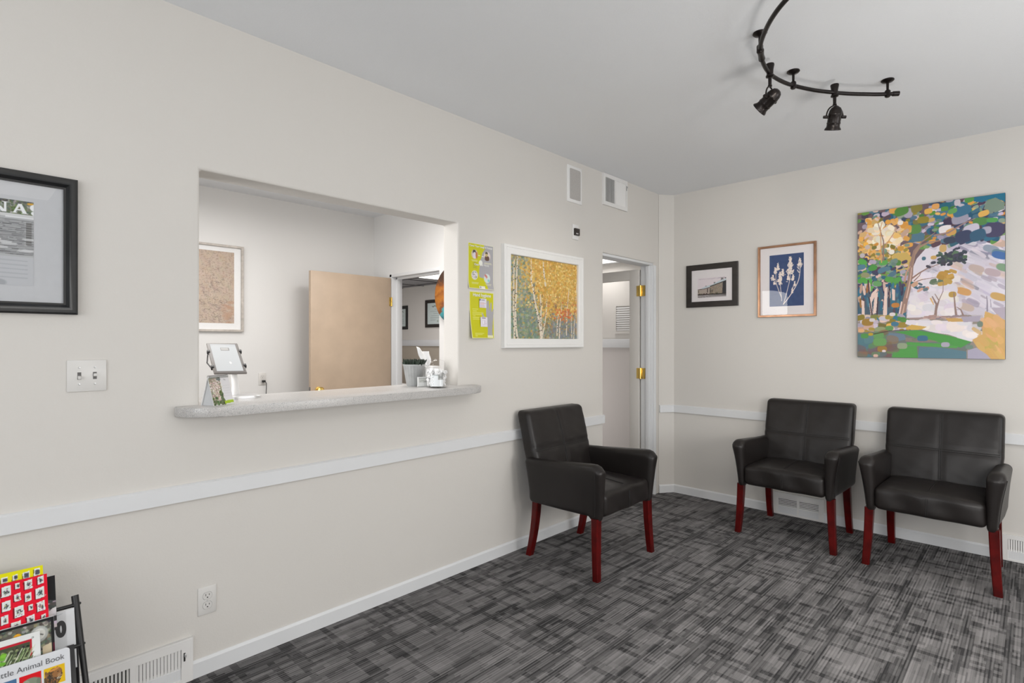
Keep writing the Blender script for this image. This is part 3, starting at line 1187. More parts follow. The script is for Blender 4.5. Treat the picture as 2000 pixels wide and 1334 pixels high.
let(cv, -0.33, -0.05, 0.035, 0.145, 'A')
let(cv, 0.33, 0.63, 0.035, 0.150, 'N')
let(cv, 0.66, 0.92, 0.040, 0.152, 'A')
let(cv, 0.93, 1.20, 0.042, 0.152, 'S')
cv.rect(0, 0.165, 1, 0.195, (205, 206, 207))
cv.rect(0.58, 0.19, 1, 0.212, (220, 221, 223))
frame('picture_frame', 'wide black moulded frame with grey mat and magazine cover at the far left', 'picture', (WA, 0.136, 1.468), PI / 2, 0.40, 0.479,
      [(0, 0), (0, 0.020), (0.006, 0.026), (0.012, 0.024), (0.024, 0.027), (0.030, 0.020), (0.033, 0.016), (0.039, 0.015), (0.039, 0.0)], BLACKF,
      MATGREY, cv, 0.172, 0.286, 0.094, depth=0.007, inset=0.038, ax=-0.004)

# --- birch painting in the white frame
cv = Canvas(260, 208, (190, 160, 90))


def zb(x, y):
    """reads a place off the rectified birch picture"""
    t = (x - 143) / 794.0
    top = 143 + 137 * t
    bot = 1172 + 10 * t
    xx = (x - 135 + 12 * (y - 143) / 1030) / 794.0
    return (min(1.1, max(-0.1, xx)), (y - top) / (bot - top))


YEL = [(218, 174, 80), (226, 186, 98), (206, 160, 66), (234, 206, 136), (194, 146, 66), (222, 166, 86), (210, 182, 112)]
GRN = [(140, 152, 130), (158, 166, 140), (112, 132, 112), (150, 158, 156), (176, 176, 156), (124, 142, 124), (188, 182, 134)]
BLU = [(130, 136, 146), (116, 128, 128), (142, 146, 152), (112, 134, 114), (130, 154, 140), (124, 120, 116)]
BRN = [(156, 130, 94), (174, 138, 86), (190, 130, 84), (134, 116, 88)]
for k in range(5600):
    x, y = random.random(), random.random()
    xx = x + random.gauss(0, 0.05)
    yy = y + random.gauss(0, 0.05)
    if yy > 0.70 and xx > 0.56:
        c = random.choice(BLU[:3] + BLU[:3] + BRN[:1] + GRN[:1])
    elif yy > 0.76 and xx > 0.40:
        c = random.choice(BRN + GRN + [(150, 140, 110)])
    elif yy > 0.62 and xx < 0.46:
        c = random.choice(GRN[:3] + BLU[3:5] + BLU[1:3] + [(120, 150, 110), (106, 146, 128)])
    elif xx < 0.26 + (0.14 if yy > 0.4 else 0):
        c = random.choice(GRN + BLU[1:5] if random.random() < 0.78 else YEL)
    else:
        c = random.choice(YEL)
        if yy > 0.46 and random.random() < 0.3:
            c = random.choice(BRN + [(216, 134, 78)])
    rx = random.uniform(0.009, 0.020)
    cv.dab(x, y, rx, rx * random.uniform(0.5, 0.9), jit(c, 9), random.uniform(0, PI), op=0.72)
BARK = (226, 214, 196)


def birch(pts, w0, w1=None, op=1.0):
    P = [zb(*p) for p in pts]
    cv.line(P, w0, BARK, w1 or w0 * 0.7, op)
    for a, b in zip(P, P[1:]):
        n = max(2, int(abs(b[1] - a[1]) * 26))
        for q in range(n):
            t = random.random()
            cv.dab(a[0] + (b[0] - a[0]) * t + random.uniform(-0.4, 0.4) * w0, a[1] + (b[1] - a[1]) * t, w0 * 0.28, 0.006, random.choice([(70, 62, 52), (96, 86, 74), (150, 128, 100)]), random.uniform(-0.5, 0.5))


birch([(475, 1170), (468, 1040), (440, 880), (405, 720), (395, 600), (372, 500), (366, 380)], 0.034, 0.016)
birch([(480, 1130), (470, 950), (478, 780), (468, 640)], 0.028, 0.014)
birch([(490, 1110), (520, 960), (538, 830), (545, 690)], 0.016, 0.010)
birch([(178, 1170), (182, 1000), (175, 820), (180, 600), (182, 430), (190, 240)], 0.022, 0.014)
birch([(215, 1165), (198, 1000), (195, 800), (208, 600), (212, 430), (225, 200)], 0.024, 0.014)
birch([(530, 530), (518, 430), (508, 300), (510, 215)], 0.022, 0.016)
birch([(365, 460), (370, 360), (372, 190)], 0.020, 0.012, 0.7)
birch([(688, 1178), (698, 1000), (715, 860), (725, 760)], 0.018, 0.010)
birch([(662, 1110), (668, 960), (680, 850)], 0.016, 0.010)
birch([(780, 1110), (786, 900), (800, 740), (820, 570)], 0.014, 0.010)
birch([(848, 1178), (846, 1000), (850, 860)], 0.012, 0.008)
birch([(872, 1178), (882, 1000), (900, 860)], 0.014, 0.008)
birch([(905, 720), (915, 600), (930, 420)], 0.010, 0.008, 0.8)
for k in range(420):
    x, y = random.random(), random.uniform(0, 0.62)
    if x > 0.16 + 0.2 * random.random():
        cv.dab(x, y, random.uniform(0.006, 0.013), random.uniform(0.005, 0.010), jit(random.choice(YEL + [(240, 220, 160)]), 10), random.uniform(0, PI))
for k in range(60):
    cv.dab(random.gauss(0.80, 0.08), random.gauss(0.66, 0.05), 0.010, 0.012, jit((214, 112, 62), 16), random.uniform(0, PI), op=0.8)
cv.rect(0, 0, 1, 0.010, (60, 50, 40))
frame('painting', 'square painting of golden birch trees in a plain white frame', 'painting', (WA, 2.912, 1.332), PI / 2, 0.846, 0.671,
      [(0, 0), (0, 0.030), (0.003, 0.033), (0.018, 0.033), (0.020, 0.030), (0.022, 0.033), (0.058, 0.033), (0.062, 0.028), (0.062, 0.0)], WHITEF,
      None, cv, 0.726, 0.577, 0.048, pmat=PAINTOIL, depth=0.012, glass=False, inset=0.06)

# --- two hygiene posters
YG, GY = (204, 202, 26), (172, 170, 174)
cv = Canvas(96, 126, (238, 236, 214))
cv.rect(0.02, 0.014, 0.98, 0.986, YG)
edge = [(0.62, 0.014), (0.66, 0.10), (0.55, 0.20), (0.52, 0.30), (0.45, 0.40), (0.45, 0.50), (0.42, 0.66), (0.45, 0.74), (0.62, 0.745), (0.68, 0.84), (0.74, 0.90), (0.75, 0.986)]
cv.poly(edge + [(0.98, 0.986), (0.98, 0.014)], GY)
for (x, y, r, c) in ((0.255, 0.245, 0.125, (214, 196, 180)), (0.745, 0.25, 0.125, (225, 210, 205)), (0.255, 0.70, 0.125, (222, 216, 214)), (0.74, 0.745, 0.125, (212, 224, 220)), (0.49, 0.42, 0.075, (236, 236, 226))):
    cv.dab(x, y, r, r * 0.82, c, 0, 2)
cv.dab(0.24, 0.20, 0.06, 0.05, (80, 72, 66)); cv.dab(0.25, 0.27, 0.055, 0.07, (222, 214, 226)); cv.dab(0.33, 0.26, 0.035, 0.07, (190, 120, 70))
cv.dab(0.72, 0.19, 0.05, 0.035, (90, 82, 60)); cv.dab(0.74, 0.30, 0.09, 0.055, (104, 76, 62)); cv.dab(0.72, 0.23, 0.05, 0.03, (200, 180, 120))
for k in range(24):
    cv.dab(0.255 + random.uniform(-0.08, 0.08), 0.70 + random.uniform(-0.07, 0.07), 0.018, 0.012, random.choice([(150, 160, 150), (200, 150, 170), (236, 236, 240), (110, 110, 120)]), random.random())
cv.dab(0.70, 0.70, 0.06, 0.035, (206, 130, 124), 0.5); cv.dab(0.70, 0.735, 0.06, 0.012, (226, 200, 196), 0.5); cv.dab(0.80, 0.79, 0.04, 0.03, (150, 206, 206))
for (x0, x1, y) in ((0.14, 0.36, 0.375), (0.16, 0.36, 0.395), (0.64, 0.9, 0.405), (0.62, 0.93, 0.425), (0.14, 0.40, 0.86), (0.14, 0.38, 0.885), (0.66, 0.9, 0.87), (0.70, 0.88, 0.895)):
    cv.line([(x0, y), (x1, y)], 0.016, (226, 224, 190), op=0.8)
for k in range(4):
    cv.line([(0.20, 0.44 + 0.035 * k), (0.26, 0.425 + 0.035 * k), (0.33, 0.44 + 0.035 * k)], 0.022, (168, 164, 60))
cv.rect(0.42, 0.925, 0.64, 0.985, (236, 234, 226)); cv.rect(0.45, 0.935, 0.48, 0.975, (120, 116, 110))
cv.line([(0.40, 0.26), (0.46, 0.26)], 0.02, (236, 234, 210)); cv.line([(0.54, 0.27), (0.60, 0.27)], 0.02, (236, 234, 226))
p1 = cv.mesh('poster', GLOSSPRINT, None, 0.212, 0.279)


def curl(o, f):
    me = o.data
    n = len(me.vertices)
    co = np.empty(n * 3, np.float32)
    me.vertices.foreach_get('co', co)
    co = co.reshape(-1, 3)
    co[:, 1] = -f(co[:, 0], co[:, 2])
    me.vertices.foreach_set('co', co.ravel())
    me.update()
    md = o.modifiers.new('sheet_thickness', 'SOLIDIFY')
    md.thickness = 0.0004
    md.offset = -1


curl(p1, lambda x, z: 0.002 + 0.010 * np.clip((0.06 - z) / 0.06, 0, 1) ** 2 + 0.002 * np.clip((x - 0.05) / 0.05, 0, 1))
p1.location = (WA, 2.311, 1.698)
p1.rotation_euler = (0, 0, PI / 2)
tag(p1, 'upper yellow and grey poster about coughs and cleaning hands', 'poster', 'posters beside the opening')
text_mesh('title_lettering', 'Cover Your Cough & Sneeze', 0.0175, PRINTWHITE, p1, (-0.098, -0.0055, 0.2555), bold=0.0002, sx=0.92)
text_mesh('subtitle_lettering', 'Clean Your Hands', 0.0165, PRINTWHITE, p1, (-0.058, -0.0045, 0.1445), bold=0.0002)

cv = Canvas(96, 126, (240, 238, 190))
cv.rect(0.02, 0.014, 0.98, 0.986, YG)
# grey open hand
cv.poly([(0.71, 0.93), (0.72, 0.74), (0.70, 0.62), (0.68, 0.50), (0.68, 0.40), (0.74, 0.38), (0.96, 0.42), (0.98, 0.52), (0.95, 0.64), (0.93, 0.80), (0.93, 0.93)], GY)
cv.line([(0.72, 0.46), (0.71, 0.30), (0.745, 0.20)], 0.085, GY, 0.06)
cv.line([(0.80, 0.44), (0.77, 0.25), (0.765, 0.20)], 0.075, GY, 0.06)
cv.line([(0.87, 0.44), (0.88, 0.28), (0.885, 0.235)], 0.075, GY, 0.055)
cv.line([(0.955, 0.47), (0.965, 0.40), (0.975, 0.37)], 0.06, GY, 0.045)
cv.line([(0.72, 0.68), (0.58, 0.56), (0.50, 0.455)], 0.10, GY, 0.045)
for (x0, x1, y) in ((0.12, 0.34, 0.375), (0.14, 0.28, 0.415), (0.12, 0.56, 0.45), (0.12, 0.50, 0.485), (0.14, 0.22, 0.52), (0.12, 0.44, 0.555), (0.12, 0.52, 0.59), (0.16, 0.54, 0.89), (0.16, 0.46, 0.915), (0.16, 0.24, 0.945)):
    cv.line([(x0, y), (x1, y)], 0.020, (226, 224, 120), op=0.85)
cv.rect(0.70, 0.93, 0.95, 0.975, (236, 234, 190))
p2 = cv.mesh('poster', GLOSSPRINT, None, 0.204, 0.287)
curl(p2, lambda x, z: 0.002 + 0.022 * np.clip((0.20 - z) / 0.20, 0, 1) ** 1.6 * np.clip((0.11 - x) / 0.2, 0, 1) + 0.004 * np.clip((0.2 - z) / 0.2, 0, 1))
p2.location = (WA, 2.318, 1.394)
p2.rotation_euler = (0, 0, PI / 2)
tag(p2, 'lower yellow hand hygiene poster with a grey hand and loose bottom edge', 'poster', 'posters beside the opening')
text_mesh('title_lettering', 'Hand hygiene', 0.029, PRINTWHITE, p2, (-0.076, -0.0040, 0.2575), bold=0.0004, sx=0.96)
cv = Canvas(40, 32, (226, 222, 232))
for k in range(7):
    cv.line([(0.1, 0.42 + 0.08 * k), (random.uniform(0.5, 0.95), 0.42 + 0.08 * k)], 0.03, random.choice([(226, 180, 170), (190, 186, 200), (210, 170, 160)]))
cv.line([(0.05, 0.06), (0.10, 0.16), (0.06, 0.22)], 0.07, (50, 46, 52)); cv.line([(0.18, 0.06), (0.22, 0.20)], 0.06, (90, 86, 92)); cv.line([(0.34, 0.16), (0.72, 0.16)], 0.06, (110, 104, 116))
n1 = cv.mesh('paper_note', PAINT, p2, 0.060, 0.056, (0.006, -0.0065, 0.190))
cv = Canvas(40, 32, (228, 222, 232))
cv.line([(0.25, 0.12), (0.72, 0.12)], 0.07, (130, 124, 136))
for k in range(5):
    cv.line([(0.3, 0.36 + 0.1 * k), (random.uniform(0.6, 0.95), 0.36 + 0.1 * k)], 0.03, (200, 186, 204))
cv.dab(0.42, 0.55, 0.06, 0.2, (244, 244, 250))
n2 = cv.mesh('paper_note', PAINT, p2, 0.058, 0.060, (0.008, -0.0155, 0.072))
n2.rotation_euler = (-0.04, 0, 0)

# --- station photograph in the dark brown frame
cv = Canvas(112, 82, (226, 216, 220))
cv.poly([(0, 0.56), (0.2, 0.545), (0.43, 0.47), (0.45, 0.40), (0.75, 0.30), (1.0, 0.15), (1, 0.9), (0, 0.9)], (150, 138, 126))
cv.poly([(0.10, 0.53), (0.30, 0.42), (0.52, 0.36), (0.72, 0.22), (1.0, 0.10), (1.0, 0.20), (0.74, 0.33), (0.44, 0.43), (0.43, 0.49), (0.2, 0.55)], (196, 206, 212))
cv.poly([(0.44, 0.43), (1.0, 0.19), (1.0, 0.23), (0.44, 0.47)], (50, 44, 42))
cv.poly([(0.0, 0.57), (0.22, 0.55), (0.43, 0.48), (0.43, 0.51), (0.22, 0.575), (0.0, 0.59)], (70, 62, 58))
cv.poly([(0.0, 0.59), (0.22, 0.575), (0.43, 0.52), (0.43, 0.84), (0.0, 0.84)], (176, 162, 152))
for k in range(500):
    x = random.uniform(0.44, 0.9)
    cv.dab(x, random.uniform(0.48 - 0.35 * (x - 0.44), 0.84), 0.012, 0.010, jit((152, 138, 122), 22))
cv.poly([(0.88, 0.28), (1, 0.23), (1, 0.86), (0.86, 0.86)], (62, 60, 62))
for x in (0.03, 0.35, 0.45, 0.49, 0.53):
    cv.rect(x, 0.62, x + 0.018, 0.74, (56, 50, 48))
cv.rect(0.34, 0.55, 0.37, 0.74, (40, 36, 36)); cv.rect(0.44, 0.52, 0.455, 0.84, (48, 44, 42))
for (x, y, s) in ((0.30, 0.40, 0.02), (0.60, 0.24, 0.035), (0.86, 0.05, 0.05)):
    cv.rect(x - s, y, x + s, y + s * 0.5, (70, 66, 66)); cv.rect(x - s * 0.8, y + s * 0.8, x + s * 0.8, y + s * 2.0, (110, 106, 104)); cv.rect(x - s * .9, y + s * 1.5, x - s * .4, y + s * 2.2, (50, 48, 48))
cv.rect(0.94, 0.06, 1.0, 0.10, (60, 56, 56))
cv.rect(0, 0.82, 1, 0.86, (60, 56, 54))
for k in range(60):
    cv.dab(random.uniform(0, 0.7), random.uniform(0.80, 0.84), 0.015, 0.02, jit((80, 74, 64), 20))
cv.poly([(0, 0.86), (1, 0.86), (1, 1), (0, 1)], (168, 160, 160))
for pts, w in (([(0, 0.90), (0.5, 0.885), (1, 0.885)], 0.014), ([(0, 0.97), (0.4, 0.92), (1, 0.915)], 0.016), ([(0.05, 1.0), (0.5, 0.945), (1, 0.94)], 0.012), ([(0.2, 0.88), (1.0, 0.90)], 0.010)):
    cv.line(pts, w, (48, 44, 44)); cv.line([(x, y + 0.014) for x, y in pts], w * 0.7, (218, 212, 212))
for k in range(5):
    cv.line([(0.05, 0.08 - 0.01 * k), (0.5, 0.05 + 0.01 * k), (0.95, 0.02 + 0.012 * k)], 0.003, (190, 180, 190))
frame('picture_frame', 'small dark brown frame with a grey photo of a rail shed', 'picture', (-2.042, WB, 1.679), 0, 0.459, 0.375,
      [(0, 0), (0, 0.018), (0.003, 0.020), (0.046, 0.018), (0.049, 0.015), (0.049, 0)], BROWNF, MATBOARD, cv, 0.254, 0.172, 0.083, depth=0.009, inset=0.049, ax=0.002)

# --- botanical print
cv = Canvas(96, 152, (62, 80, 122))
for k in range(900):
    cv.dab(random.random(), random.random(), 0.06, 0.04, jit((60, 78, 118), 5), random.random(), op=0.35)
CRM = (240, 226, 216)


def zc(x, y):
    t = (x - 268) / 525.0
    top, bot = 317 - 52 * t, 1092 - 19 * t
    return (t, (y - top) / (bot - top))


def stem(pts, w=0.016):
    cv.line([zc(*p) for p in smooth2(pts)], w, CRM, w * 0.8)


def smooth2(p, n=5):
    return [(v.x, v.y) for v in smooth_path(p, n)]


def plume(x, y, w, h, n, sz=0.020):
    """a pointed flower head: small petals that narrow to the tip"""
    for k in range(n):
        t = random.random() ** 0.8
        ww = w * (0.18 + 0.82 * t) * (0.75 + 0.35 * math.sin(t * 17))
        s = random.uniform(-1, 1)
        u, v = zc(x + s * ww / 2, y + t * h + abs(s) * h * 0.05)
        cv.dab(u, v, sz * random.uniform(0.6, 1.2), sz * random.uniform(0.25, 0.45), CRM, (-0.8 if s > 0 else 0.8) + random.uniform(-0.5, 0.5), 2)


stem([(486, 1055), (510, 970), (560, 780), (585, 660), (592, 480)])
plume(590, 325, 130, 260, 230)
plume(560, 590, 55, 90, 40); plume(632, 600, 70, 90, 46)
cv.line([zc(575, 690), zc(545, 640)], 0.012, CRM); cv.line([zc(575, 690), zc(630, 650)], 0.012, CRM)
cv.dab(*zc(540, 712), 0.03, 0.006, CRM, 0.2)
stem([(486, 1050), (560, 960), (650, 820), (712, 690), (735, 540), (735, 420)], 0.022)
plume(732, 350, 74, 110, 70)
for y0 in (470, 505, 555):
    cv.dab(*zc(708, y0), 0.045, 0.010, CRM, 0.75, 2)
for y0 in (440, 480):
    cv.dab(*zc(752, y0), 0.03, 0.009, CRM, -0.8, 2)
stem([(455, 945), (405, 820), (375, 720), (370, 610), (385, 520)])
plume(402, 430, 66, 100, 60); plume(360, 495, 62, 90, 50)
plume(325, 610, 66, 80, 46); plume(350, 705, 56, 46, 24)
cv.dab(*zc(300, 660), 0.03, 0.008, CRM, 0.2, 2)
stem([(459, 1000), (448, 860), (438, 740), (445, 620)])
plume(478, 515, 76, 100, 70); plume(435, 560, 62, 80, 50); plume(425, 625, 70, 70, 40); plume(452, 640, 40, 60, 24); plume(412, 680, 46, 30, 16); plume(440, 705, 80, 46, 34)
stem([(605, 900), (630, 800), (655, 730)], 0.016)
plume(655, 712, 50, 60, 26); plume(620, 800, 40, 80, 22)
frame('picture_frame', 'copper framed botanical print of cream plants on navy blue', 'picture', (-1.4325, WB, 1.572), 0, 0.431, 0.574,
      [(0, 0), (0, 0.022), (0.002, 0.024), (0.015, 0.024), (0.017, 0.020), (0.017, 0)], COPPER, MATBOARD, cv, 0.254, 0.412, 0.085, depth=0.010, inset=0.0165)

# --- large tree painting on stretched canvas
random.seed(21)
cv = Canvas(400, 522, (196, 188, 200))


def zp(x, y):
    t = (x - 28) / 1127.0
    top, bot = 188 - 160 * t, 1287 + 11 * t
    return (t, (y - top) / (bot - top))


TEAL = [(46, 108, 134), (62, 108, 128), (84, 122, 140), (40, 92, 124)]
GREEN = [(86, 142, 66), (104, 152, 74), (70, 128, 62), (120, 156, 96)]
OLIVE = [(142, 128, 50), (164, 144, 62), (126, 120, 58)]
LAV = [(172, 164, 184), (196, 186, 204), (150, 148, 168), (206, 196, 210)]
ORA = [(232, 172, 84), (240, 190, 110), (222, 158, 70), (214, 176, 110)]
PUR = [(84, 62, 76), (70, 56, 80), (98, 76, 88), (60, 60, 90)]
PINK = [(220, 188, 176), (232, 204, 190), (206, 170, 150)]
NAVY = [(56, 72, 100), (64, 68, 96), (48, 84, 116)]
SAGE = [(128, 148, 130), (144, 158, 138), (112, 138, 124)]
WHI = [(234, 226, 232), (226, 218, 230), (240, 232, 226)]


def dabs(n, x0, x1, y0, y1, pal, r=(0.016, 0.034), ang=(-0.5, 0.5), asp=(0.5, 0.9), where=None, op=1.0):
    for k in range(n):
        x, y = random.uniform(x0, x1), random.uniform(y0, y1)
        if where and not where(x, y):
            continue
        u, v = zp(x, y)
        rx = random.uniform(*r)
        cv.dab(u, v, rx, rx * random.uniform(*asp) * 250 / 326, jit(random.choice(pal), 9), random.uniform(*ang), random.uniform(2.2, 4.0), op)


def pl(pts, c, op=1.0):
    cv.poly([zp(*p) for p in pts], c, op)


# grounds
pl([(28, 188), (1155, 28), (1155, 360), (900, 420), (700, 430), (560, 520), (440, 640), (28, 640)], (112, 92, 98))
pl([(28, 560), (440, 600), (430, 1010), (28, 1010)], (72, 92, 108))
pl([(28, 960), (1000, 960), (1155, 1298), (28, 1287)], (150, 140, 130))
# misty light at the right
pl([(700, 440), (900, 400), (1155, 340), (1155, 960), (1020, 930), (760, 700), (620, 560)], (206, 198, 212))
dabs(150, 640, 1155, 380, 940, LAV[1:] + WHI[:2], (0.03, 0.07), (0.35, 0.65), (0.25, 0.4), lambda x, y: y > 430 - (x - 700) * 0.15 and y < 700 + (x - 640) * 0.6, 0.8)
for (a, b, c, d, col) in ((640, 640, 1155, 930, (222, 216, 226)), (700, 560, 1155, 800, (226, 220, 230)), (820, 470, 1155, 640, (218, 210, 222)), (620, 740, 1010, 960, (214, 206, 216))):
    cv.line([zp(a, b), zp(c, d)], 0.05, col, 0.10, 0.7)
dabs(26, 720, 1150, 560, 930, PINK + [(206, 176, 130)], (0.025, 0.05), (0.35, 0.6), (0.3, 0.45), lambda x, y: y < 640 + (x - 640) * 0.5, 0.38)
dabs(12, 820, 1150, 640, 930, [(176, 166, 180)], (0.02, 0.045), (0.4, 0.6), (0.35, 0.5), None, 0.7)
for (x, y, c) in ((1060, 455, (150, 160, 176)), (1120, 490, (104, 134, 150)), (1110, 410, (206, 176, 160)), (1150, 600, (130, 160, 130)), (1120, 505, (70, 110, 170)), (1110, 820, (206, 166, 100)), (1070, 635, (190, 170, 176)), (960, 605, (196, 176, 170)), (870, 780, (212, 160, 100)), (890, 900, (200, 180, 170))):
    cv.dab(*zp(x, y), 0.05, 0.022, c, 0.3)
# white clearings behind the trees
pl([(520, 530), (600, 440), (700, 420), (700, 490), (640, 540), (580, 620), (500, 690), (490, 600)], (226, 218, 228))
pl([(470, 820), (560, 790), (650, 850), (640, 975), (440, 985)], (226, 218, 226))
pl([(560, 730), (760, 690), (830, 760), (800, 960), (690, 975), (680, 860)], (222, 214, 224))
dabs(60, 450, 820, 640, 970, WHI, (0.03, 0.05), (-0.5, 0.5), (0.6, 0.9), lambda x, y: x > 470, 0.7)
# upper canopy
dabs(620, 28, 1155, 40, 470, TEAL + GREEN + OLIVE + LAV + PUR + SAGE + NAVY[:1] + ORA[:1] + PINK[:1], (0.014, 0.032), (-0.5, 0.4), (0.55, 0.9), lambda x, y: y > 170 - (x - 28) * 0.142 and y < 470 - 0.09 * (x - 300) and not (x < 480 and y > 250))
dabs(90, 640, 1150, 70, 420, NAVY + TEAL + PUR[:2], (0.020, 0.042), (-0.4, 0.3), (0.6, 0.9), lambda x, y: y < 440 - 0.12 * (x - 640))
dabs(90, 620, 1150, 60, 400, GREEN[:2] + SAGE + LAV + ORA + WHI, (0.012, 0.026), (-0.4, 0.3), (0.5, 0.8), lambda x, y: y < 400 - 0.15 * (x - 640))
pl([(940, 62), (1155, 28), (1155, 100), (1090, 66), (1040, 80), (1000, 100), (940, 92)], (28, 112, 142))
pl([(1010, 150), (1030, 90), (1090, 64), (1150, 104), (1150, 150), (1090, 178)], (124, 144, 128))
for (x, y, rx, ry, c) in ((845, 225, 0.055, 0.03, (162, 158, 176)), (735, 305, 0.042, 0.026, (238, 230, 232)), (570, 232, 0.040, 0.022, (150, 136, 44)), (455, 180, 0.030, 0.032, (176, 168, 184)), (985, 245, 0.045, 0.024, (84, 136, 72)), (1068, 236, 0.034, 0.014, (84, 160, 84)), (1010, 185, 0.034, 0.018, (230, 180, 92)), (610, 165, 0.028, 0.018, (234, 180, 86)), (665, 128, 0.026, 0.018, (232, 168, 96)), (925, 300, 0.05, 0.028, (206, 200, 216)), (870, 360, 0.055, 0.038, (58, 66, 96)), (1080, 310, 0.06, 0.045, (70, 66, 98)), (1030, 312, 0.030, 0.022, (176, 172, 190)), (860, 165, 0.06, 0.03, (60, 112, 142)), (780, 325, 0.034, 0.022, (216, 164, 92)), (530, 365, 0.045, 0.03, (84, 120, 140)), (330, 160, 0.028, 0.022, (232, 170, 84)), (500, 305, 0.05, 0.03, (92, 140, 72)), (400, 165, 0.05, 0.03, (84, 136, 60)), (520, 140, 0.04, 0.03, (140, 130, 60)), (970, 350, 0.05, 0.035, (52, 92, 120)), (825, 100, 0.02, 0.02, (206, 196, 204)), (910, 75, 0.03, 0.02, (86, 150, 74)), (790, 165, 0.03, 0.016, (104, 164, 90))):
    cv.dab(*zp(x, y), rx, ry, c, random.uniform(-0.25, 0.1), 3.0)
# sunlit gap at the upper left
dabs(190, 40, 470, 230, 520, ORA + PINK + [(240, 204, 140)], (0.014, 0.030), (-0.6, 0.6), (0.6, 1.0), lambda x, y: (x - 250) ** 2 / 52000 + (y - 370) ** 2 / 26000 < 1)
dabs(44, 100, 400, 260, 450, [(250, 240, 220), (246, 232, 214), (248, 226, 190)], (0.018, 0.036), (-0.6, 0.6), (0.6, 1.0), lambda x, y: (x - 240) ** 2 / 22000 + (y - 370) ** 2 / 9000 < 1)
dabs(60, 30, 480, 420, 560, OLIVE + ORA + SAGE[:1], (0.014, 0.024), (-0.6, 0.6), (0.6, 1.0))
for (x, y, c) in ((100, 425, (246, 186, 76)), (60, 385, (240, 180, 90)), (390, 255, (246, 236, 226)), (320, 480, (244, 238, 226)), (288, 250, (238, 170, 70)), (70, 510, (196, 186, 190)), (90, 290, (172, 160, 176)), (115, 445, (206, 186, 176))):
    cv.dab(*zp(x, y), 0.020, 0.016, c, 0, 2.2)
pl([(330, 500), (440, 480), (480, 520), (440, 680), (390, 690), (300, 570)], (206, 174, 96))
pl([(290, 590), (340, 600), (390, 690), (360, 700), (270, 640)], (108, 88, 92))
# left thicket
dabs(190, 28, 440, 540, 760, GREEN[:2] + TEAL + SAGE + PUR + OLIVE[:1] + LAV[:1] + PINK[:1], (0.016, 0.028), (-0.5, 0.5), (0.6, 0.9))
for (x, y, c) in ((70, 560, (84, 168, 76)), (250, 562, (92, 166, 78)), (160, 605, (76, 150, 66)), (60, 600, (84, 128, 150)), (300, 690, (86, 158, 72)), (360, 695, (84, 156, 72)), (115, 705, (86, 170, 76)), (65, 700, (84, 160, 72)), (240, 620, (84, 124, 146)), (135, 765, (100, 170, 84)), (95, 660, (150, 150, 110)), (50, 760, (190, 140, 110)), (100, 745, (206, 196, 196)), (200, 725, (104, 160, 100))):
    cv.dab(*zp(x, y), 0.034, 0.018, c, random.uniform(-0.3, 0.3), 2.6)
for k in range(60):
    x = random.uniform(28, 440)
    y = random.uniform(740, 960)
    cv.dab(*zp(x, y), 0.010, 0.034, jit(random.choice(TEAL + TEAL + PUR + PINK + [(160, 110, 60)]), 10), random.uniform(-0.2, 0.2))
for pts in ([(200, 755), (150, 800), (128, 870), (142, 960), (158, 950), (150, 870), (190, 800)], [(178, 800), (205, 790), (188, 950), (160, 958)], [(262, 760), (285, 745), (280, 965), (246, 968)], [(62, 850), (86, 860), (92, 980), (66, 980)], [(395, 860), (420, 860), (395, 970), (370, 980)], [(320, 760), (345, 770), (345, 850), (325, 850)]):
    pl(pts, (234, 208, 196))
for (a, b, c, d) in ((128, 830, 156, 975), (300, 740, 296, 900), (205, 830, 196, 970), (120, 700, 130, 800)):
    cv.line([zp(a, b), zp(c, d)], 0.010, (70, 52, 62))
cv.dab(*zp(350, 888), 0.03, 0.016, (190, 126, 56))
# main tree
TR = (156, 126, 114)
cv.line([zp(402, 1000), zp(428, 860), zp(455, 760), zp(472, 650), (zp(480, 560))], 0.040, TR, 0.030)
cv.line([zp(480, 570), zp(498, 500), zp(540, 440), zp(610, 405), zp(700, 390)], 0.028, (168, 136, 118), 0.008)
cv.line([zp(470, 600), zp(500, 470), zp(560, 400), zp(660, 330)], 0.018, TR, 0.006)
cv.line([zp(660, 350), zp(760, 330), zp(870, 260), zp(950, 222)], 0.016, (160, 132, 126), 0.006)
cv.line([zp(470, 690), zp(540, 640), zp(600, 605), zp(690, 570)], 0.014, (150, 116, 106), 0.005)
cv.line([zp(480, 720), zp(560, 690), zp(680, 670)], 0.009, (150, 116, 106), 0.004)
cv.line([zp(500, 700), zp(540, 660), zp(552, 640)], 0.008, (140, 104, 96), 0.004)
cv.line([zp(440, 830), zp(470, 690), zp(480, 600)], 0.009, (214, 180, 164), 0.006)
cv.line([zp(400, 990), zp(424, 880)], 0.014, (206, 170, 150), 0.008)
cv.line([zp(425, 700), zp(440, 630), zp(470, 590)], 0.014, (196, 150, 130), 0.008)
cv.line([zp(250, 545), zp(252, 400), zp(205, 260)], 0.012, (150, 120, 110), 0.006)
cv.line([zp(235, 560), zp(225, 300), zp(240, 250)], 0.009, (214, 160, 110), 0.005)
cv.line([zp(340, 330), zp(290, 400), zp(262, 450)], 0.007, (206, 150, 110), 0.005)
pl([(412, 950), (436, 940), (436, 1012), (405, 1012)], (62, 108, 128))
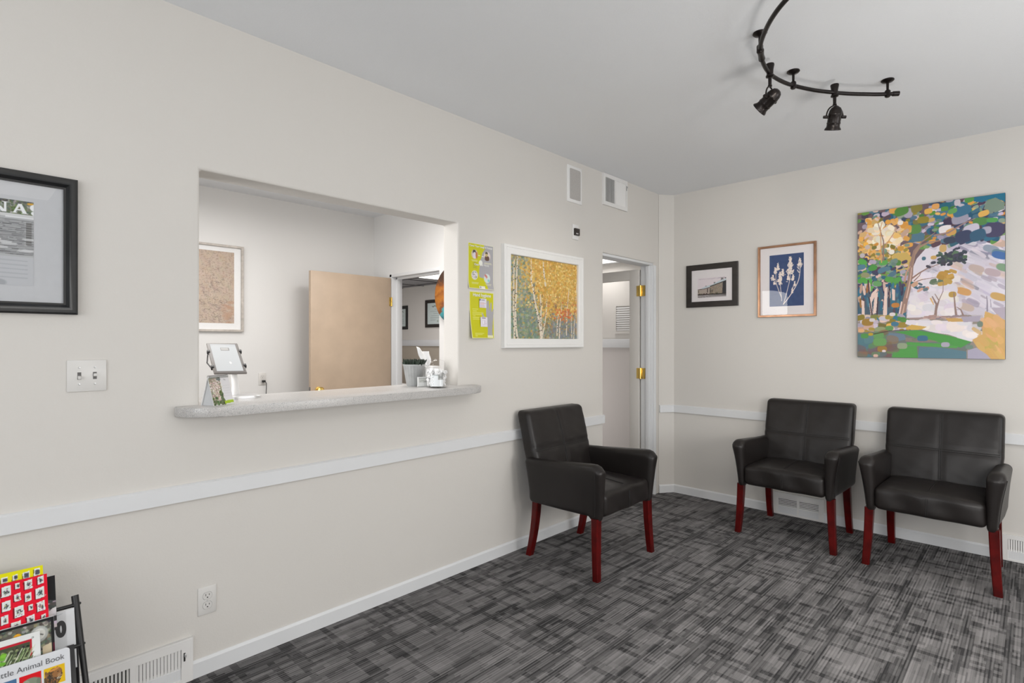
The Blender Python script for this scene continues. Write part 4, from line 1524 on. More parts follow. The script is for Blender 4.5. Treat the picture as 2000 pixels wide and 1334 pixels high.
# dark leaf spray
for k in range(46):
    x, y = random.gauss(745, 52), 0
    y = 540 - (x - 700) * 0.16 + random.gauss(0, 20)
    cv.dab(*zp(x, y), 0.018, 0.009, jit(random.choice([(58, 72, 74), (66, 62, 76), (72, 92, 80)]), 8), random.uniform(-0.5, 0.9))
dabs(24, 760, 880, 440, 545, [(66, 72, 84), (84, 116, 84), (62, 66, 80)], (0.012, 0.02))
dabs(12, 490, 600, 715, 770, [(60, 104, 120), (90, 110, 120), (206, 160, 140)], (0.014, 0.024))
dabs(8, 640, 720, 690, 715, [(92, 112, 92), (120, 130, 110)], (0.02, 0.03))
dabs(9, 700, 800, 615, 725, [(206, 164, 84), (190, 146, 70)], (0.022, 0.034))
cv.dab(*zp(790, 803), 0.025, 0.018, (186, 150, 76)); cv.dab(*zp(575, 528), 0.014, 0.012, (70, 110, 130)); cv.dab(*zp(650, 520), 0.02, 0.012, (206, 166, 96)); cv.dab(*zp(720, 450), 0.024, 0.024, (206, 170, 110))
# far little trees
for pts, w in (([(662, 980), (672, 880), (640, 820)], 0.020), ([(668, 930), (690, 850), (660, 800)], 0.012), ([(676, 880), (720, 780), (722, 700)], 0.007), ([(818, 972), (808, 890), (800, 790)], 0.016), ([(868, 965), (850, 920), (822, 900)], 0.012)):
    cv.line([zp(*p) for p in pts], w, (150, 124, 116), w * 0.4)
cv.line([zp(628, 835), zp(650, 880)], 0.012, (220, 176, 110), 0.006)
cv.line([zp(1035, 930), zp(1034, 850), zp(1030, 815)], 0.010, (150, 140, 156), 0.004)
cv.line([zp(1060, 900), zp(1056, 840)], 0.006, (160, 150, 166), 0.003)
pl([(440, 985), (900, 965), (900, 990), (440, 995)], (166, 142, 140))
dabs(20, 560, 900, 968, 990, [(170, 140, 130), (190, 160, 150), (150, 130, 140)], (0.016, 0.03), (-0.1, 0.1), (0.2, 0.35))
# bank and dabs under the thicket
dabs(70, 30, 440, 970, 1110, GREEN[:1] + OLIVE + LAV + TEAL[:2] + PINK + ORA[:1], (0.020, 0.040), (-0.3, 0.3), (0.45, 0.7))
for (x, y, rx, c) in ((115, 1020, 0.045, (160, 124, 52)), (325, 958, 0.022, (226, 214, 214)), (155, 1003, 0.022, (214, 204, 204)), (405, 1040, 0.034, (160, 134, 56)), (225, 1082, 0.045, (150, 158, 116)), (300, 1065, 0.03, (100, 150, 88)), (345, 1032, 0.028, (70, 120, 146))):
    cv.dab(*zp(x, y), rx, rx * 0.55, c, 0.0)
# water and meadow
pl([(440, 1000), (860, 1008), (1005, 1090), (990, 1140), (920, 1165), (760, 1110), (650, 1096), (540, 1066), (430, 1030)], (230, 222, 230))
dabs(30, 560, 960, 1010, 1120, WHI, (0.03, 0.06), (-0.1, 0.1), (0.5, 0.8), lambda x, y: y < 1060 + (x - 560) * 0.2, 0.8)
pl([(740, 985), (950, 985), (940, 1012), (760, 1012)], (206, 164, 96))
pl([(850, 975), (990, 965), (980, 1010), (870, 1015)], (176, 166, 182))
pl([(430, 1060), (480, 1036), (600, 1052), (560, 1072), (450, 1085)], (212, 172, 84))
pl([(28, 1100), (340, 1082), (560, 1075), (760, 1118), (925, 1165), (900, 1215), (850, 1298), (28, 1287)], (112, 120, 116))
pl([(340, 1092), (520, 1078), (770, 1120), (925, 1165), (850, 1212), (780, 1190), (520, 1140), (430, 1110)], (76, 154, 70))
pl([(440, 1170), (700, 1180), (830, 1200), (820, 1215), (640, 1205), (440, 1195)], (84, 160, 76))
pl([(300, 1100), (420, 1110), (440, 1150), (330, 1170), (270, 1150)], (108, 130, 148))
pl([(28, 1110), (160, 1120), (180, 1200), (160, 1287), (28, 1287)], (84, 124, 134))
pl([(540, 1208), (700, 1210), (890, 1240), (890, 1295), (530, 1292)], (92, 128, 142))
pl([(340, 1205), (520, 1198), (530, 1292), (320, 1290)], (84, 158, 76))
pl([(190, 1215), (310, 1205), (320, 1285), (180, 1282)], (124, 92, 92))
dabs(26, 40, 340, 1100, 1270, [(120, 90, 96), (140, 104, 70), (92, 126, 138), (104, 150, 90)], (0.03, 0.05), (-0.3, 0.3), (0.5, 0.8), None, 0.6)
for (x, y, rx, c) in ((90, 1125, 0.03, (84, 150, 76)), (142, 1112, 0.018, (190, 160, 40)), (220, 1170, 0.05, (108, 160, 92)), (210, 1120, 0.04, (104, 156, 92)), (565, 1142, 0.036, (64, 112, 140)), (502, 1150, 0.018, (56, 120, 76)), (405, 1200, 0.036, (150, 164, 134)), (738, 1188, 0.028, (176, 170, 186)), (910, 1205, 0.024, (116, 140, 126)), (240, 1225, 0.036, (160, 126, 60)), (255, 1240, 0.014, (232, 214, 216)), (185, 1276, 0.018, (224, 186, 170)), (60, 1085, 0.024, (228, 178, 130))):
    cv.dab(*zp(x, y), rx, rx * 0.55, c, 0.0, 3)
pl([(430, 1135), (620, 1150), (690, 1165), (560, 1172), (430, 1165)], (150, 124, 118), 0.7)
cv.dab(*zp(565, 1142), 0.036, 0.016, (64, 112, 140), 0, 4)
cv.line([zp(170, 1110), zp(300, 1085), zp(470, 1075)], 0.008, (70, 46, 42), 0.003)
# ochre bank at the right
pl([(1155, 1000), (1090, 960), (1020, 930), (1000, 1060), (1000, 1110), (930, 1150), (960, 1200), (1010, 1260), (1060, 1297), (1155, 1298)], (216, 172, 104))
pl([(1155, 900), (1060, 905), (1100, 960), (1155, 1000)], (184, 172, 186))
pl([(1000, 1135), (1100, 1130), (1110, 1210), (1020, 1220)], (200, 176, 92))
dabs(26, 960, 1150, 1000, 1280, [(220, 176, 104), (226, 170, 120), (206, 164, 96)], (0.03, 0.05), (0.5, 1.2), (0.4, 0.6), lambda x, y: y > 960 + abs(x - 1010) * 0.3, 0.7)
pl([(900, 1230), (960, 1210), (1030, 1260), (1060, 1297), (900, 1297)], (176, 170, 190))
cv.dab(*zp(985, 1030), 0.018, 0.018, (120, 134, 120))
PW, PH = 0.799, 1.046
big = thing('painting', 'large colourful unframed canvas of trees by a river', 'painting', (-0.5415, WB - 0.001, 1.262), group=None)
bm = box(B(), (-PW / 2, -0.032, 0.0), (PW / 2, 0.0, PH), 0.002)
obj('stretched_canvas', bm, mat('canvas_edge', (0.07, 0.08, 0.09), 0.7, noise=0.6, nscale=14), big)
cv.mesh('painted_front', PAINTOIL, big, PW - 0.003, PH - 0.003, (0, -0.0328, 0.0015))

# --- old map print in the reception
random.seed(5)
cv = Canvas(140, 204, (190, 172, 157))
for k in range(500):
    cv.dab(random.random(), random.random(), 0.05, 0.03, jit((188, 170, 154), 12), random.random(), op=0.3)
for k in range(1500):
    x, y = random.random(), random.random()
    l = random.uniform(0.006, 0.022)
    cv.line([(x, y), (x + l, y + random.uniform(-0.004, 0.004))], 0.005, jit(random.choice([(128, 112, 102), (150, 118, 96), (120, 112, 108)]), 10), op=0.75)
for k in range(46):
    x, y = random.gauss(0.60, 0.12), random.uniform(0.42, 1)
    a = random.uniform(0, 6)
    cv.line([(x + 0.03 * math.cos(a + q) * (1 + 0.3 * q), y + 0.018 * math.sin(a + q)) for q in (0, 0.7, 1.4, 2.2, 3.0)], 0.006, (118, 106, 102), op=0.8)
for k in range(90):
    x, y = random.uniform(0.5, 0.95), random.random()
    cv.line([(x, y), (x, y + random.uniform(0.02, 0.06))], 0.004, (134, 118, 108), op=0.7)
for k in range(26):
    cv.dab(random.uniform(0.8, 1), random.uniform(0.7, 1), 0.05, 0.02, (182, 146, 122), op=0.35)
frame('picture_frame', 'old tan map print in a washed wood frame on the reception wall', 'picture', (-5.18, 1.572, 1.463), PI / 2, 0.624, 0.765,
      [(0, 0), (0, 0.026), (0.002, 0.028), (0.018, 0.028), (0.020, 0.024), (0.020, 0)], SILVERF, PAPER, cv, 0.47, 0.63, 0.075, depth=0.010, inset=0.0195)

# --- two diplomas in the back room
for (x, z, w, h, m_, lab, seed) in ((-8.245, 1.597, 0.47, 0.418, BLACKF, 'black framed diploma on the back room wall, nearer the tan door', 1),
                                    (-7.165, 1.619, 0.66, 0.462, BROWNF, 'brown framed diploma on the back room wall, partly behind the round plate', 2)):
    random.seed(seed)
    cv = Canvas(90, 64, (204, 216, 214))
    cv.line([(0.24 + 0.05 * k, 0.16 + 0.03 * math.sin(k * 1.9)) for k in range(12)], 0.03, (120, 130, 124))
    for k, (a, b) in enumerate(((0.35, 0.65), (0.15, 0.85), (0.3, 0.7), (0.2, 0.8), (0.15, 0.85), (0.15, 0.4), (0.6, 0.85))):
        y = 0.30 + 0.10 * min(k, 5)
        cv.line([(a, y), (b, y)], 0.012, (150, 164, 164))
    cv.dab(0.5, 0.86, 0.035, 0.05, (170, 180, 170))
    frame('picture_frame', lab, 'diploma', (x, HALL_Y, z), 0, w, h, [(0, 0), (0, 0.018), (0.004, 0.022), (0.05, 0.018), (0.054, 0.014), (0.054, 0)], m_, PAPER, cv,
          w - 0.11, h - 0.11, 0.055, depth=0.008, inset=0.053, group='framed diplomas')

# --- round glazed plate on the reception end wall
random.seed(9)
pr = thing('wall_plate', 'round orange and teal glazed plate hung beside the tan door', 'wall plate', (-3.805, EW, 1.803))
bm = B()
M = Matrix.Rotation(PI / 2, 4, 'X')
lathe(bm, [(0.0, 0.004), (0.10, 0.006), (0.20, 0.018), (0.258, 0.040), (0.262, 0.044), (0.258, 0.047), (0.20, 0.026), (0.10, 0.014), (0.0, 0.012)], 64, M, cap=False)
me_o = obj('glazed_dish', bm, None, pr, 60)
pm = mat('plate_glaze', (0.4, 0.2, 0.05), 0.18, spec=0.5)
nt = pm.node_tree
tc = nt.nodes.new('ShaderNodeTexCoord')
n1_ = nt.nodes.new('ShaderNodeTexNoise'); n1_.inputs['Scale'].default_value = 9; n1_.inputs['Detail'].default_value = 6
mp = nt.nodes.new('ShaderNodeSeparateXYZ')
nt.links.new(tc.outputs['Object'], n1_.inputs['Vector']); nt.links.new(tc.outputs['Object'], mp.inputs[0])
ad = nt.nodes.new('ShaderNodeMath'); ad.operation = 'MULTIPLY_ADD'; ad.inputs[1].default_value = 1.55; ad.inputs[2].default_value = 0.22
nt.links.new(mp.outputs[2], ad.inputs[0])
su = nt.nodes.new('ShaderNodeMath'); su.operation = 'MULTIPLY_ADD'; su.inputs[1].default_value = 0.55
nt.links.new(n1_.outputs['Fac'], su.inputs[0]); nt.links.new(ad.outputs[0], su.inputs[2])
rp = nt.nodes.new('ShaderNodeValToRGB')
el = rp.color_ramp.elements
el[0].position = 0.10; el[0].color = (0.015, 0.12, 0.15, 1)
el[1].position = 0.92; el[1].color = (0.035, 0.018, 0.012, 1)
for p_, c_ in ((0.26, (0.05, 0.30, 0.33, 1)), (0.31, (0.16, 0.05, 0.02, 1)), (0.40, (0.40, 0.14, 0.015, 1)), (0.50, (0.26, 0.08, 0.010, 1)), (0.57, (0.42, 0.15, 0.02, 1)), (0.66, (0.30, 0.09, 0.012, 1)), (0.74, (0.07, 0.03, 0.015, 1))):
    e_ = el.new(p_); e_.color = c_
nt.links.new(su.outputs[0], rp.inputs['Fac'])
nt.links.new(rp.outputs['Color'], nt.nodes['Principled BSDF'].inputs['Base Color'])
me_o.data.materials.append(pm)

# ------------------------------------------------------------------ wall plates, vents, speaker
sw = thing('light_switch', 'white double light switch plate below the black frame', 'light switch', (WA, 0.3645, 1.249), LEFT)
obj('plate', box(B(), (-0.0575, -0.006, -0.057), (0.0575, 0.0, 0.057), 0.003), PLATE, sw)
for s in (-1, 1):
    x = s * 0.0225
    obj('slot', box(B(), (x - 0.0055, -0.0064, -0.013), (x + 0.0055, -0.0055, 0.013)), GREY, sw)
    bm = box(B(), (x - 0.0045, -0.017, -0.007), (x + 0.0045, -0.005, 0.003), 0.0015, Matrix.Rotation(0.35 if s < 0 else -0.35, 4, 'X'))
    obj('toggle', bm, PLATE, sw)
    for z in (-0.030, 0.030):
        obj('screw', lathe(B(), [(0, 0.0075), (0.003, 0.007), (0.0038, 0.006)], 12, Matrix.Translation((x, 0, z)) @ Matrix.Rotation(PI / 2, 4, 'X'), cap=False), ALU, sw)


def outlet(loc, rz, label, plugged=False):
    o = thing('wall_outlet', label, 'outlet', loc, (0, 0, rz))
    obj('plate', box(B(), (-0.035, -0.006, -0.057), (0.035, 0.0, 0.057), 0.003), PLATE, o)
    for z in (-0.0195, 0.0195):
        bm = B()
        pts = [(0.0172 * math.cos(a), max(-0.0138, min(0.0138, 0.0172 * math.sin(a)))) for a in [2 * PI * k / 32 for k in range(32)]]
        prism(bm, pts, 0.0, 0.0075, Matrix.Translation((0, 0, z)) @ Matrix.Rotation(PI / 2, 4, 'X'))
        obj('rim_gap', prism(B(), [(1.07 * a, 1.09 * b) for a, b in pts], 0.0, 0.0063, Matrix.Translation((0, 0, z)) @ Matrix.Rotation(PI / 2, 4, 'X')), RIM, o)
        r_ = obj('receptacle', bm, PLATE, o)
        bm = B()
        box(bm, (-0.0075, -0.0079, z + 0.000), (-0.0055, -0.0070, z + 0.0085))
        box(bm, (0.0055, -0.0079, z + 0.0005), (0.0075, -0.0070, z + 0.0075))
        lathe(bm, [(0, 0.0079), (0.0026, 0.0079), (0.0026, 0.0070)], 12, Matrix.Translation((0, 0, z - 0.0065)) @ Matrix.Rotation(PI / 2, 4, 'X'), cap=False)
        obj('slots', bm, DARK, r_)
    obj('screw', lathe(B(), [(0, 0.0072), (0.0025, 0.0068), (0.003, 0.006)], 12, Matrix.Rotation(PI / 2, 4, 'X'), cap=False), ALU, o)
    return o


outlet((WA, 0.762, 0.3015), PI / 2, 'white double wall outlet low on the left wall')
outlet((-5.18, 2.056, 1.030), PI / 2, 'white wall outlet with a black plug on the reception wall')
pg = thing('power_cord', 'black plug and cord hanging from the reception outlet', 'power cord', (-5.18, 2.062, 1.010), LEFT)
obj('plug', box(B(), (-0.014, -0.034, -0.010), (0.014, -0.008, 0.010), 0.004), BLACKM, pg)
obj('cord', tube(B(), [(0.010, -0.030, -0.002), (0.018, -0.036, -0.02), (0.020, -0.030, -0.06), (0.021, -0.022, -0.12), (0.026, -0.016, -0.20), (0.03, -0.014, -0.34), (0.03, -0.012, -0.60)], 0.0032, 8), BLACKM, pg, 60)


def vent(name, label, loc, rz, w, h, banks, vertical, group=None, n=13, tilt=0.6, cov=0.46, lever=None, zin=(0.03, 0.03), dark=GREY, t=0.012, tilts=None):
    """register: raised frame, backing and louvre banks; local x right, z up, front at -y; origin bottom centre"""
    o = thing(name, label, 'vent', loc, (0, 0, rz), group)
    z0, z1 = zin[0], h - zin[1]
    fr = wall_holes(-w / 2, w / 2, 0, h, [(a, b, z0, z1) for a, b in banks], t * 0.6, lambda u, z, d: (u, -t + d, z))
    ring_frame(fr, w + 0.001, h, [(0, 0), (0, t * 0.5), (0.006, t + 0.0005), (0.010, t), (0.010, 0)])
    obj('face_plate', fr, WHITE, o, 30)
    obj('duct_opening', box(B(), (-w / 2 + 0.012, -0.003, 0.012), (w / 2 - 0.012, -0.0008, h - 0.012)), dark, o)
    for bi, (a, b) in enumerate(banks):
        bm = B()
        tl = tilts[bi] if tilts else tilt
        if vertical:
            st = (b - a) / n
            for k in range(n):
                c = a + st * (k + 0.5)
                box(bm, (-st * cov, -0.0012, z0 - 0.001), (st * cov, 0.0012, z1 + 0.001), 0, Matrix.Translation((c, -t * 0.62, 0)) @ Matrix.Rotation(tl, 4, 'Z'))
        else:
            st = (z1 - z0) / n
            for k in range(n):
                c = z0 + st * (k + 0.5)
                box(bm, (a - 0.001, -0.0012, -st * cov), (b + 0.001, 0.0012, st * cov), 0, Matrix.Translation((0, -t * 0.62, c)) @ Matrix.Rotation(tl, 4, 'X'))
        obj('louvres', bm, WHITE, o)
    if lever:
        lx, lz, lh = lever
        obj('lever_slot', box(B(), (lx - 0.003, -t - 0.0008, lz - lh / 2), (lx + 0.003, -t + 0.001, lz + lh / 2)), DARK, o)
        obj('lever', box(B(), (lx - 0.001, -t - 0.012, lz + 0.002), (lx + 0.004, -t, lz + 0.014), 0.001), ALU, o)
    return o


vent('floor_register', 'long white baseboard register on the left wall beside the book rack', (WA, 0.501, 0.001), PI / 2, 0.410, 0.174,
     [(-0.166, -0.009), (0.009, 0.163)], True, n=13, lever=(0.174, 0.105, 0.034), zin=(0.016, 0.036), dark=DARK, t=0.016, tilts=[0.72, -0.20], cov=0.42)
vent('wall_vent', 'white wall vent with two banks of slats behind the chair legs', (-1.347, WB, 0.001), 0, 0.362, 0.172,
     [(-0.146, -0.008), (0.008, 0.146)], False, n=10, zin=(0.014, 0.040), tilt=-0.35, t=0.015, cov=0.31, dark=DARK)
vent('floor_register', 'white register with upright slats by the last armchair at the right edge', (0.035, WB, 0.001), 0, 0.410, 0.162,
     [(-0.166, -0.009), (0.009, 0.166)], True, n=14, zin=(0.012, 0.026), t=0.015, tilts=[0.42, -0.6], dark=DARK, cov=0.40)
vent('wall_vent', 'white air vent high on the left wall touching the ceiling', (WA, 3.798, 2.463), PI / 2, 0.352, 0.252,
     [(-0.145, -0.010), (0.004, 0.150)], True, n=12, zin=(0.030, 0.030), t=0.014, tilts=[0.62, -0.35], lever=(0.160, 0.19, 0.04), dark=mat('dark_duct', (0.05, 0.042, 0.036), 0.8, noise=0.2))
sk = thing('wall_speaker', 'white rectangular speaker grille high on the left wall', 'speaker', (WA, 3.259, 2.405), LEFT)
obj('speaker_frame', ring_frame(B(), 0.178, 0.270, [(0, 0), (0, 0.006), (0.006, 0.010), (0.024, 0.010), (0.026, 0.006), (0.026, 0)]), WHITEF, sk, 35)
rr = []
for cx, cz, a0 in ((0.064 - 0.012, 0.246 - 0.012, 0), (-0.064 + 0.012, 0.246 - 0.012, PI / 2), (-0.064 + 0.012, 0.024 + 0.012, PI), (0.064 - 0.012, 0.024 + 0.012, 1.5 * PI)):
    for k in range(6):
        a = a0 + PI / 2 * k / 5
        rr.append((cx + 0.014 * math.cos(a), cz + 0.014 * math.sin(a)))
obj('grille', prism(B(), rr, 0.001, 0.0105, Matrix.Rotation(PI / 2, 4, 'X')), CLOTH, sk)
th = thing('wall_sensor', 'small white wall sensor plate with a dark face above the birch painting', 'wall sensor', (WA, 3.268, 2.190), LEFT)
obj('plate', box(B(), (-0.037, -0.008, -0.056), (0.037, 0.0, 0.056), 0.003), WHITE, th)
obj('sensor_face', box(B(), (-0.024, -0.024, -0.026), (0.032, -0.007, 0.026), 0.003), mat('dark_plastic', (0.035, 0.028, 0.024), 0.35, noise=0.4, nscale=60), th)
bm = box(B(), (-0.016, -0.0255, -0.018), (0.010, -0.0235, -0.010), 0.0005)
obj('dial', bm, ALU, th)

# ------------------------------------------------------------------ things on the counter
# flip calendar
cl = thing('desk_calendar', 'flip desk calendar with a flower photo at the left end of the counter', 'calendar', (-2.4230, 0.808, CT), (0, 0, math.radians(114)))
W2, HH, DD = 0.050, 0.116, 0.070
bm = B()
tent = [(-0.002, 0.0), (0.0, 0.0), (DD / 2, HH), (DD, 0.0), (DD - 0.003, 0.0), (DD / 2, HH - 0.006), (0.003, 0.0)]
M_ = Matrix(((0, 0, 1, 0), (1, 0, 0, 0), (0, 1, 0, 0), (0, 0, 0, 1)))
prism(bm, [(0.0, 0.0), (0.0028, 0.0), (DD / 2, HH - 0.006), (DD - 0.0028, 0.0), (DD, 0.0), (DD / 2, HH)], -W2, W2, M_)
obj('card_stand', bm, PAPER, cl)
bm = B()
prism(bm, [(0.006, 0.0), (DD - 0.006, 0.0), (DD / 2, HH - 0.016)], -W2 + 0.004, -W2 + 0.005, M_)
obj('end_panel', bm, mat('pale_grey_card', (0.60, 0.61, 0.62), 0.7, noise=0.02), cl)
random.seed(3)
cv = Canvas(64, 72, (228, 228, 226))
cv.poly([(0.02, 0.05), (0.56, 0.03), (0.52, 0.95), (0.02, 0.98)], (150, 150, 130))
for k in range(300):
    x, y = random.gauss(0.28, 0.12), random.uniform(0.08, 0.82)
    cv.dab(x, y, 0.03, 0.022, jit(random.choice([(214, 196, 190), (228, 214, 206), (186, 160, 152), (160, 140, 128), (206, 200, 180)]), 10), random.random())
for k in range(60):
    cv.dab(random.choice([random.uniform(0.02, 0.5), random.gauss(0.50, 0.04)]), random.uniform(0.80, 0.97) if k % 2 else random.uniform(0.5, 0.95), 0.04, 0.05, jit((92, 106, 70), 18), random.random())
cv.dab(0.48, 0.10, 0.10, 0.05, (120, 126, 124))
cv.rect(0.60, 0.05, 1, 0.84, (222, 220, 222))
cv.line([(0.74, 0.12), (0.80, 0.14)], 0.05, (190, 190, 190))
for k in range(5):
    cv.line([(0.62, 0.34 + 0.09 * k), (0.93, 0.33 + 0.09 * k)], 0.012, (204, 202, 204))
cv.poly([(0.56, 0.86), (1, 0.84), (1, 0.94), (0.56, 0.97)], (168, 196, 54))
pgc = cv.mesh('page', GLOSSPRINT, cl, 2 * W2, HH * 1.04, (0, -0.0012, 0.0))
pgc.rotation_euler = (-math.atan2(DD / 2, HH), 0, 0)
bm = B()
for k in range(19):
    x = -W2 * 0.92 + 2 * W2 * 0.92 * k / 18
    pts = [(x, DD / 2 + 0.006 * math.cos(a), HH - 0.001 + 0.006 * math.sin(a)) for a in [2 * PI * q / 10 for q in range(11)]]
    tube(bm, pts, 0.0007, 5, cap=False)
obj('wire_binding', bm, BLACKM, cl)

# tablet on its stand
tb = thing('tablet_stand', 'grey framed tablet tilted on a silver desk stand in the opening', 'tablet', (-2.672, 0.967, CT))
bm = B()
bp_ = []
for k in range(40):
    a = 2 * PI * k / 40
    bp_.append((0.074 * math.copysign(abs(math.cos(a)) ** 0.55, math.cos(a)), 0.074 * math.copysign(abs(math.sin(a)) ** 0.55, math.sin(a))))
lo_ = prism(bm, bp_, 0.0, 0.012)
bmesh.ops.bevel(bm, geom=[e for e in bm.edges if all(v.co.z > 0.011 for v in e.verts)], offset=0.004, segments=3, profile=0.5, affect='EDGES')
obj('stand_base', bm, ALU, tb, 50)
obj('stand_neck', tube(B(), [(-0.045, -0.01, 0.010), (-0.050, -0.01, 0.06), (-0.075, -0.01, 0.115), (-0.12, -0.008, 0.150), (-0.155, -0.006, 0.168)], 0.0125, 14, radii=[0.019, 0.016, 0.014, 0.012, 0.010]), WHITE, tb, 60)
TL, TR, BR, BL = [Vector(p) - Vector((-2.672, 0.967, CT)) for p in ((-2.9705, 0.8848, 1.3687), (-2.9421, 1.0268, 1.3635), (-2.7026, 1.0211, 1.2285), (-2.7189, 0.8865, 1.2271))]
ex = ((TR - TL) + (BR - BL)).normalized()
ey = ((TL - BL) + (TR - BR))
ey = (ey - ex * ey.dot(ex)).normalized()
ez = ex.cross(ey)
cen = (TL + TR + BR + BL) / 4
TM = Matrix((ex, ey, ez)).transposed().to_4x4()
TM.translation = cen
tw, thh = ((TR - TL).length + (BR - BL).length) / 2, ((TL - BL).length + (TR - BR).length) / 2
case = obj('tablet_case', box(B(), (-tw / 2, -thh / 2, -0.010), (tw / 2, thh / 2, 0.0), 0.004, TM, 3), TABGREY, tb)
cv = Canvas(60, 100, (196, 200, 203))
cv.rect(0.0, 0.0, 1, 0.08, (188, 192, 196))
cv.rect(0.36, 0.14, 0.70, 0.25, (136, 135, 133)); cv.rect(0.39, 0.155, 0.67, 0.235, (188, 187, 186))
cv.line([(0.1, 0.06), (0.6, 0.07)], 0.02, (206, 204, 202))
scr = cv.mesh('screen', PAINT, case, tw - 0.028, thh - 0.030)
scr.matrix_local = TM @ Matrix.Translation((0, -thh / 2 + 0.015, 0.0008)) @ Matrix.Rotation(-PI / 2, 4, 'X')
for (a, b) in ((1, 0.22), (1, -0.26), (-1, 0.20), (-1, -0.30)):
    obj('clamp_grip', box(B(), (a * tw / 2 - 0.006, b * thh - 0.011, -0.014), (a * tw / 2 + 0.007, b * thh + 0.011, 0.004), 0.003, TM), BLACKM, tb)
obj('clamp_arm', tube(B(), [TM @ Vector((-tw / 2 - 0.003, -0.30 * thh, -0.008)), TM @ Vector((-tw / 2 - 0.012, -0.05 * thh, -0.022)), TM @ Vector((-tw / 2 - 0.004, 0.14 * thh, -0.012))], 0.003, 8), BLACKM, tb, 60)
obj('clamp_arm', tube(B(), [Vector((-0.155, -0.006, 0.166)), TM @ Vector((0, 0, -0.012))], 0.008, 10), BLACKM, tb, 60)

# potted succulent
random.seed(4)
pp = thing('potted_plant', 'small dark green plant in a ribbed grey tapered pot', 'potted plant', (-2.660, 1.935, CT))
bm = lathe(B(), [(0.0, 0.0), (0.040, 0.0), (0.042, 0.004), (0.0615, 0.116), (0.0645, 0.118), (0.0650, 0.128), (0.0600, 0.128), (0.0570, 0.110), (0.0, 0.108)], 80, cap=False,
           fn=lambda r, z, a: r * (1 + (0.022 * math.cos(a * 20) if 0.002 < z < 0.117 and r > 0.03 else 0)))
obj('pot', bm, POT, pp, 50)
obj('soil', lathe(B(), [(0, 0.113), (0.0565, 0.112), (0.057, 0.109)], 24, cap=False), SOIL, pp)
bm = B()
for k in range(230):
    r, a = 0.060 * math.sqrt(random.random()), random.uniform(0, 2 * PI)
    x, y = r * math.cos(a), r * math.sin(a)
    h = random.uniform(0.026, 0.046)
    d = Vector((x * 0.16 + random.uniform(-0.012, 0.012), y * 0.16 + random.uniform(-0.012, 0.012), h))
    w = random.uniform(0.0030, 0.0048)
    p0 = Vector((x * 0.95, y * 0.95, 0.114))
    tube(bm, [p0, p0 + d * 0.4, p0 + d * 0.8, p0 + d], w, 5, radii=[w * 0.6, w, w * 0.9, w * 0.2])
obj('foliage', bm, LEAF, pp, 60)

# business card holder
ch = thing('card_holder', 'small clear card holder with grey cards before the ribbed pot', 'card holder', (-2.566, 1.948, CT), (0, 0, math.radians(66)))
bm = B()
box(bm, (-0.045, -0.012, 0.0), (0.045, 0.024, 0.004), 0.001)
box(bm, (-0.045, -0.012, 0.0), (0.045, -0.009, 0.026), 0.001)
box(bm, (-0.046, 0.012, 0.0), (0.046, 0.015, 0.056), 0.001)
obj('holder', bm, mat('frosted_acrylic', (0.66, 0.67, 0.66), 0.2, noise=0.02), ch)
random.seed(12)
cv = Canvas(44, 26, (196, 198, 194))
cv.rect(0.0, 0.0, 1, 0.16, (176, 178, 176)); cv.dab(0.55, 0.6, 0.22, 0.16, (140, 142, 138)); cv.line([(0.2, 0.35), (0.8, 0.35)], 0.03, (160, 160, 158)); cv.rect(0.14, 0.30, 0.16, 0.95, (150, 152, 150))
cards = obj('business_cards', box(B(), (-0.043, -0.007, 0.005), (0.043, 0.010, 0.053)), PAPER, ch)
cv.mesh('card_face', PAINT, cards, 0.084, 0.046, (0, -0.0078, 0.006))

# clear plastic jar with its contents
jr = thing('plastic_jar', 'clear rounded plastic jar with a label on the right end of the counter', 'jar', (-2.480, 1.962, CT), (0, 0, math.radians(46)))
prof = [(0.0, 0.0), (0.055, 0.0), (0.064, 0.006), (0.0695, 0.02), (0.0705, 0.05), (0.0695, 0.078), (0.062, 0.104), (0.051, 0.118), (0.048, 0.126), (0.050, 0.128), (0.050, 0.134), (0.046, 0.146), (0.036, 0.155), (0.020, 0.159), (0.0, 0.160)]
sq = lambda r, z, a: r * (1 + 0.05 * math.cos(4 * a))
JARG = thin_glass('jar_plastic', (0.98, 0.98, 0.98), 1.45, 0.05)
obj('jar_body', lathe(B(), prof[:9], 40, cap=False, fn=sq), JARG, jr, 60)
obj('lid', lathe(B(), prof[8:], 40, cap=False, fn=sq), JARG, jr, 60)
cv = Canvas(60, 56, (222, 226, 228))
cv.rect(0.62, 0.0, 1, 0.42, (150, 152, 150)); cv.dab(0.80, 0.22, 0.10, 0.10, (112, 114, 112)); cv.rect(0, 0, 0.62, 0.10, (170, 176, 178))
random.seed(8)
for k in range(26):
    cv.dab(random.uniform(0.05, 0.3), random.uniform(0.15, 0.9), 0.025, 0.03, random.choice([(150, 152, 154), (236, 238, 240), (180, 184, 186)]))
for k in range(6):
    cv.line([(0.36, 0.30 + 0.1 * k), (0.60, 0.30 + 0.1 * k)], 0.02, (206, 210, 214))
lb = cv.mesh('label', GLOSSPRINT, jr, 0.078, 0.066, (0.006, 0, 0.010))
me = lb.data
n_ = len(me.vertices)
co = np.empty(n_ * 3, np.float32)
me.vertices.foreach_get('co', co)
co = co.reshape(-1, 3)
ang = -PI / 2 + co[:, 0] / 0.0735
rad = 0.0715 * (1 + 0.05 * np.cos(4 * ang)) + 0.0008
co[:, 1] = rad * np.sin(ang)
co[:, 0] = rad * np.cos(ang)
me.vertices.foreach_set('co', co.ravel())
me.update()
random.seed(31)
bm = B()
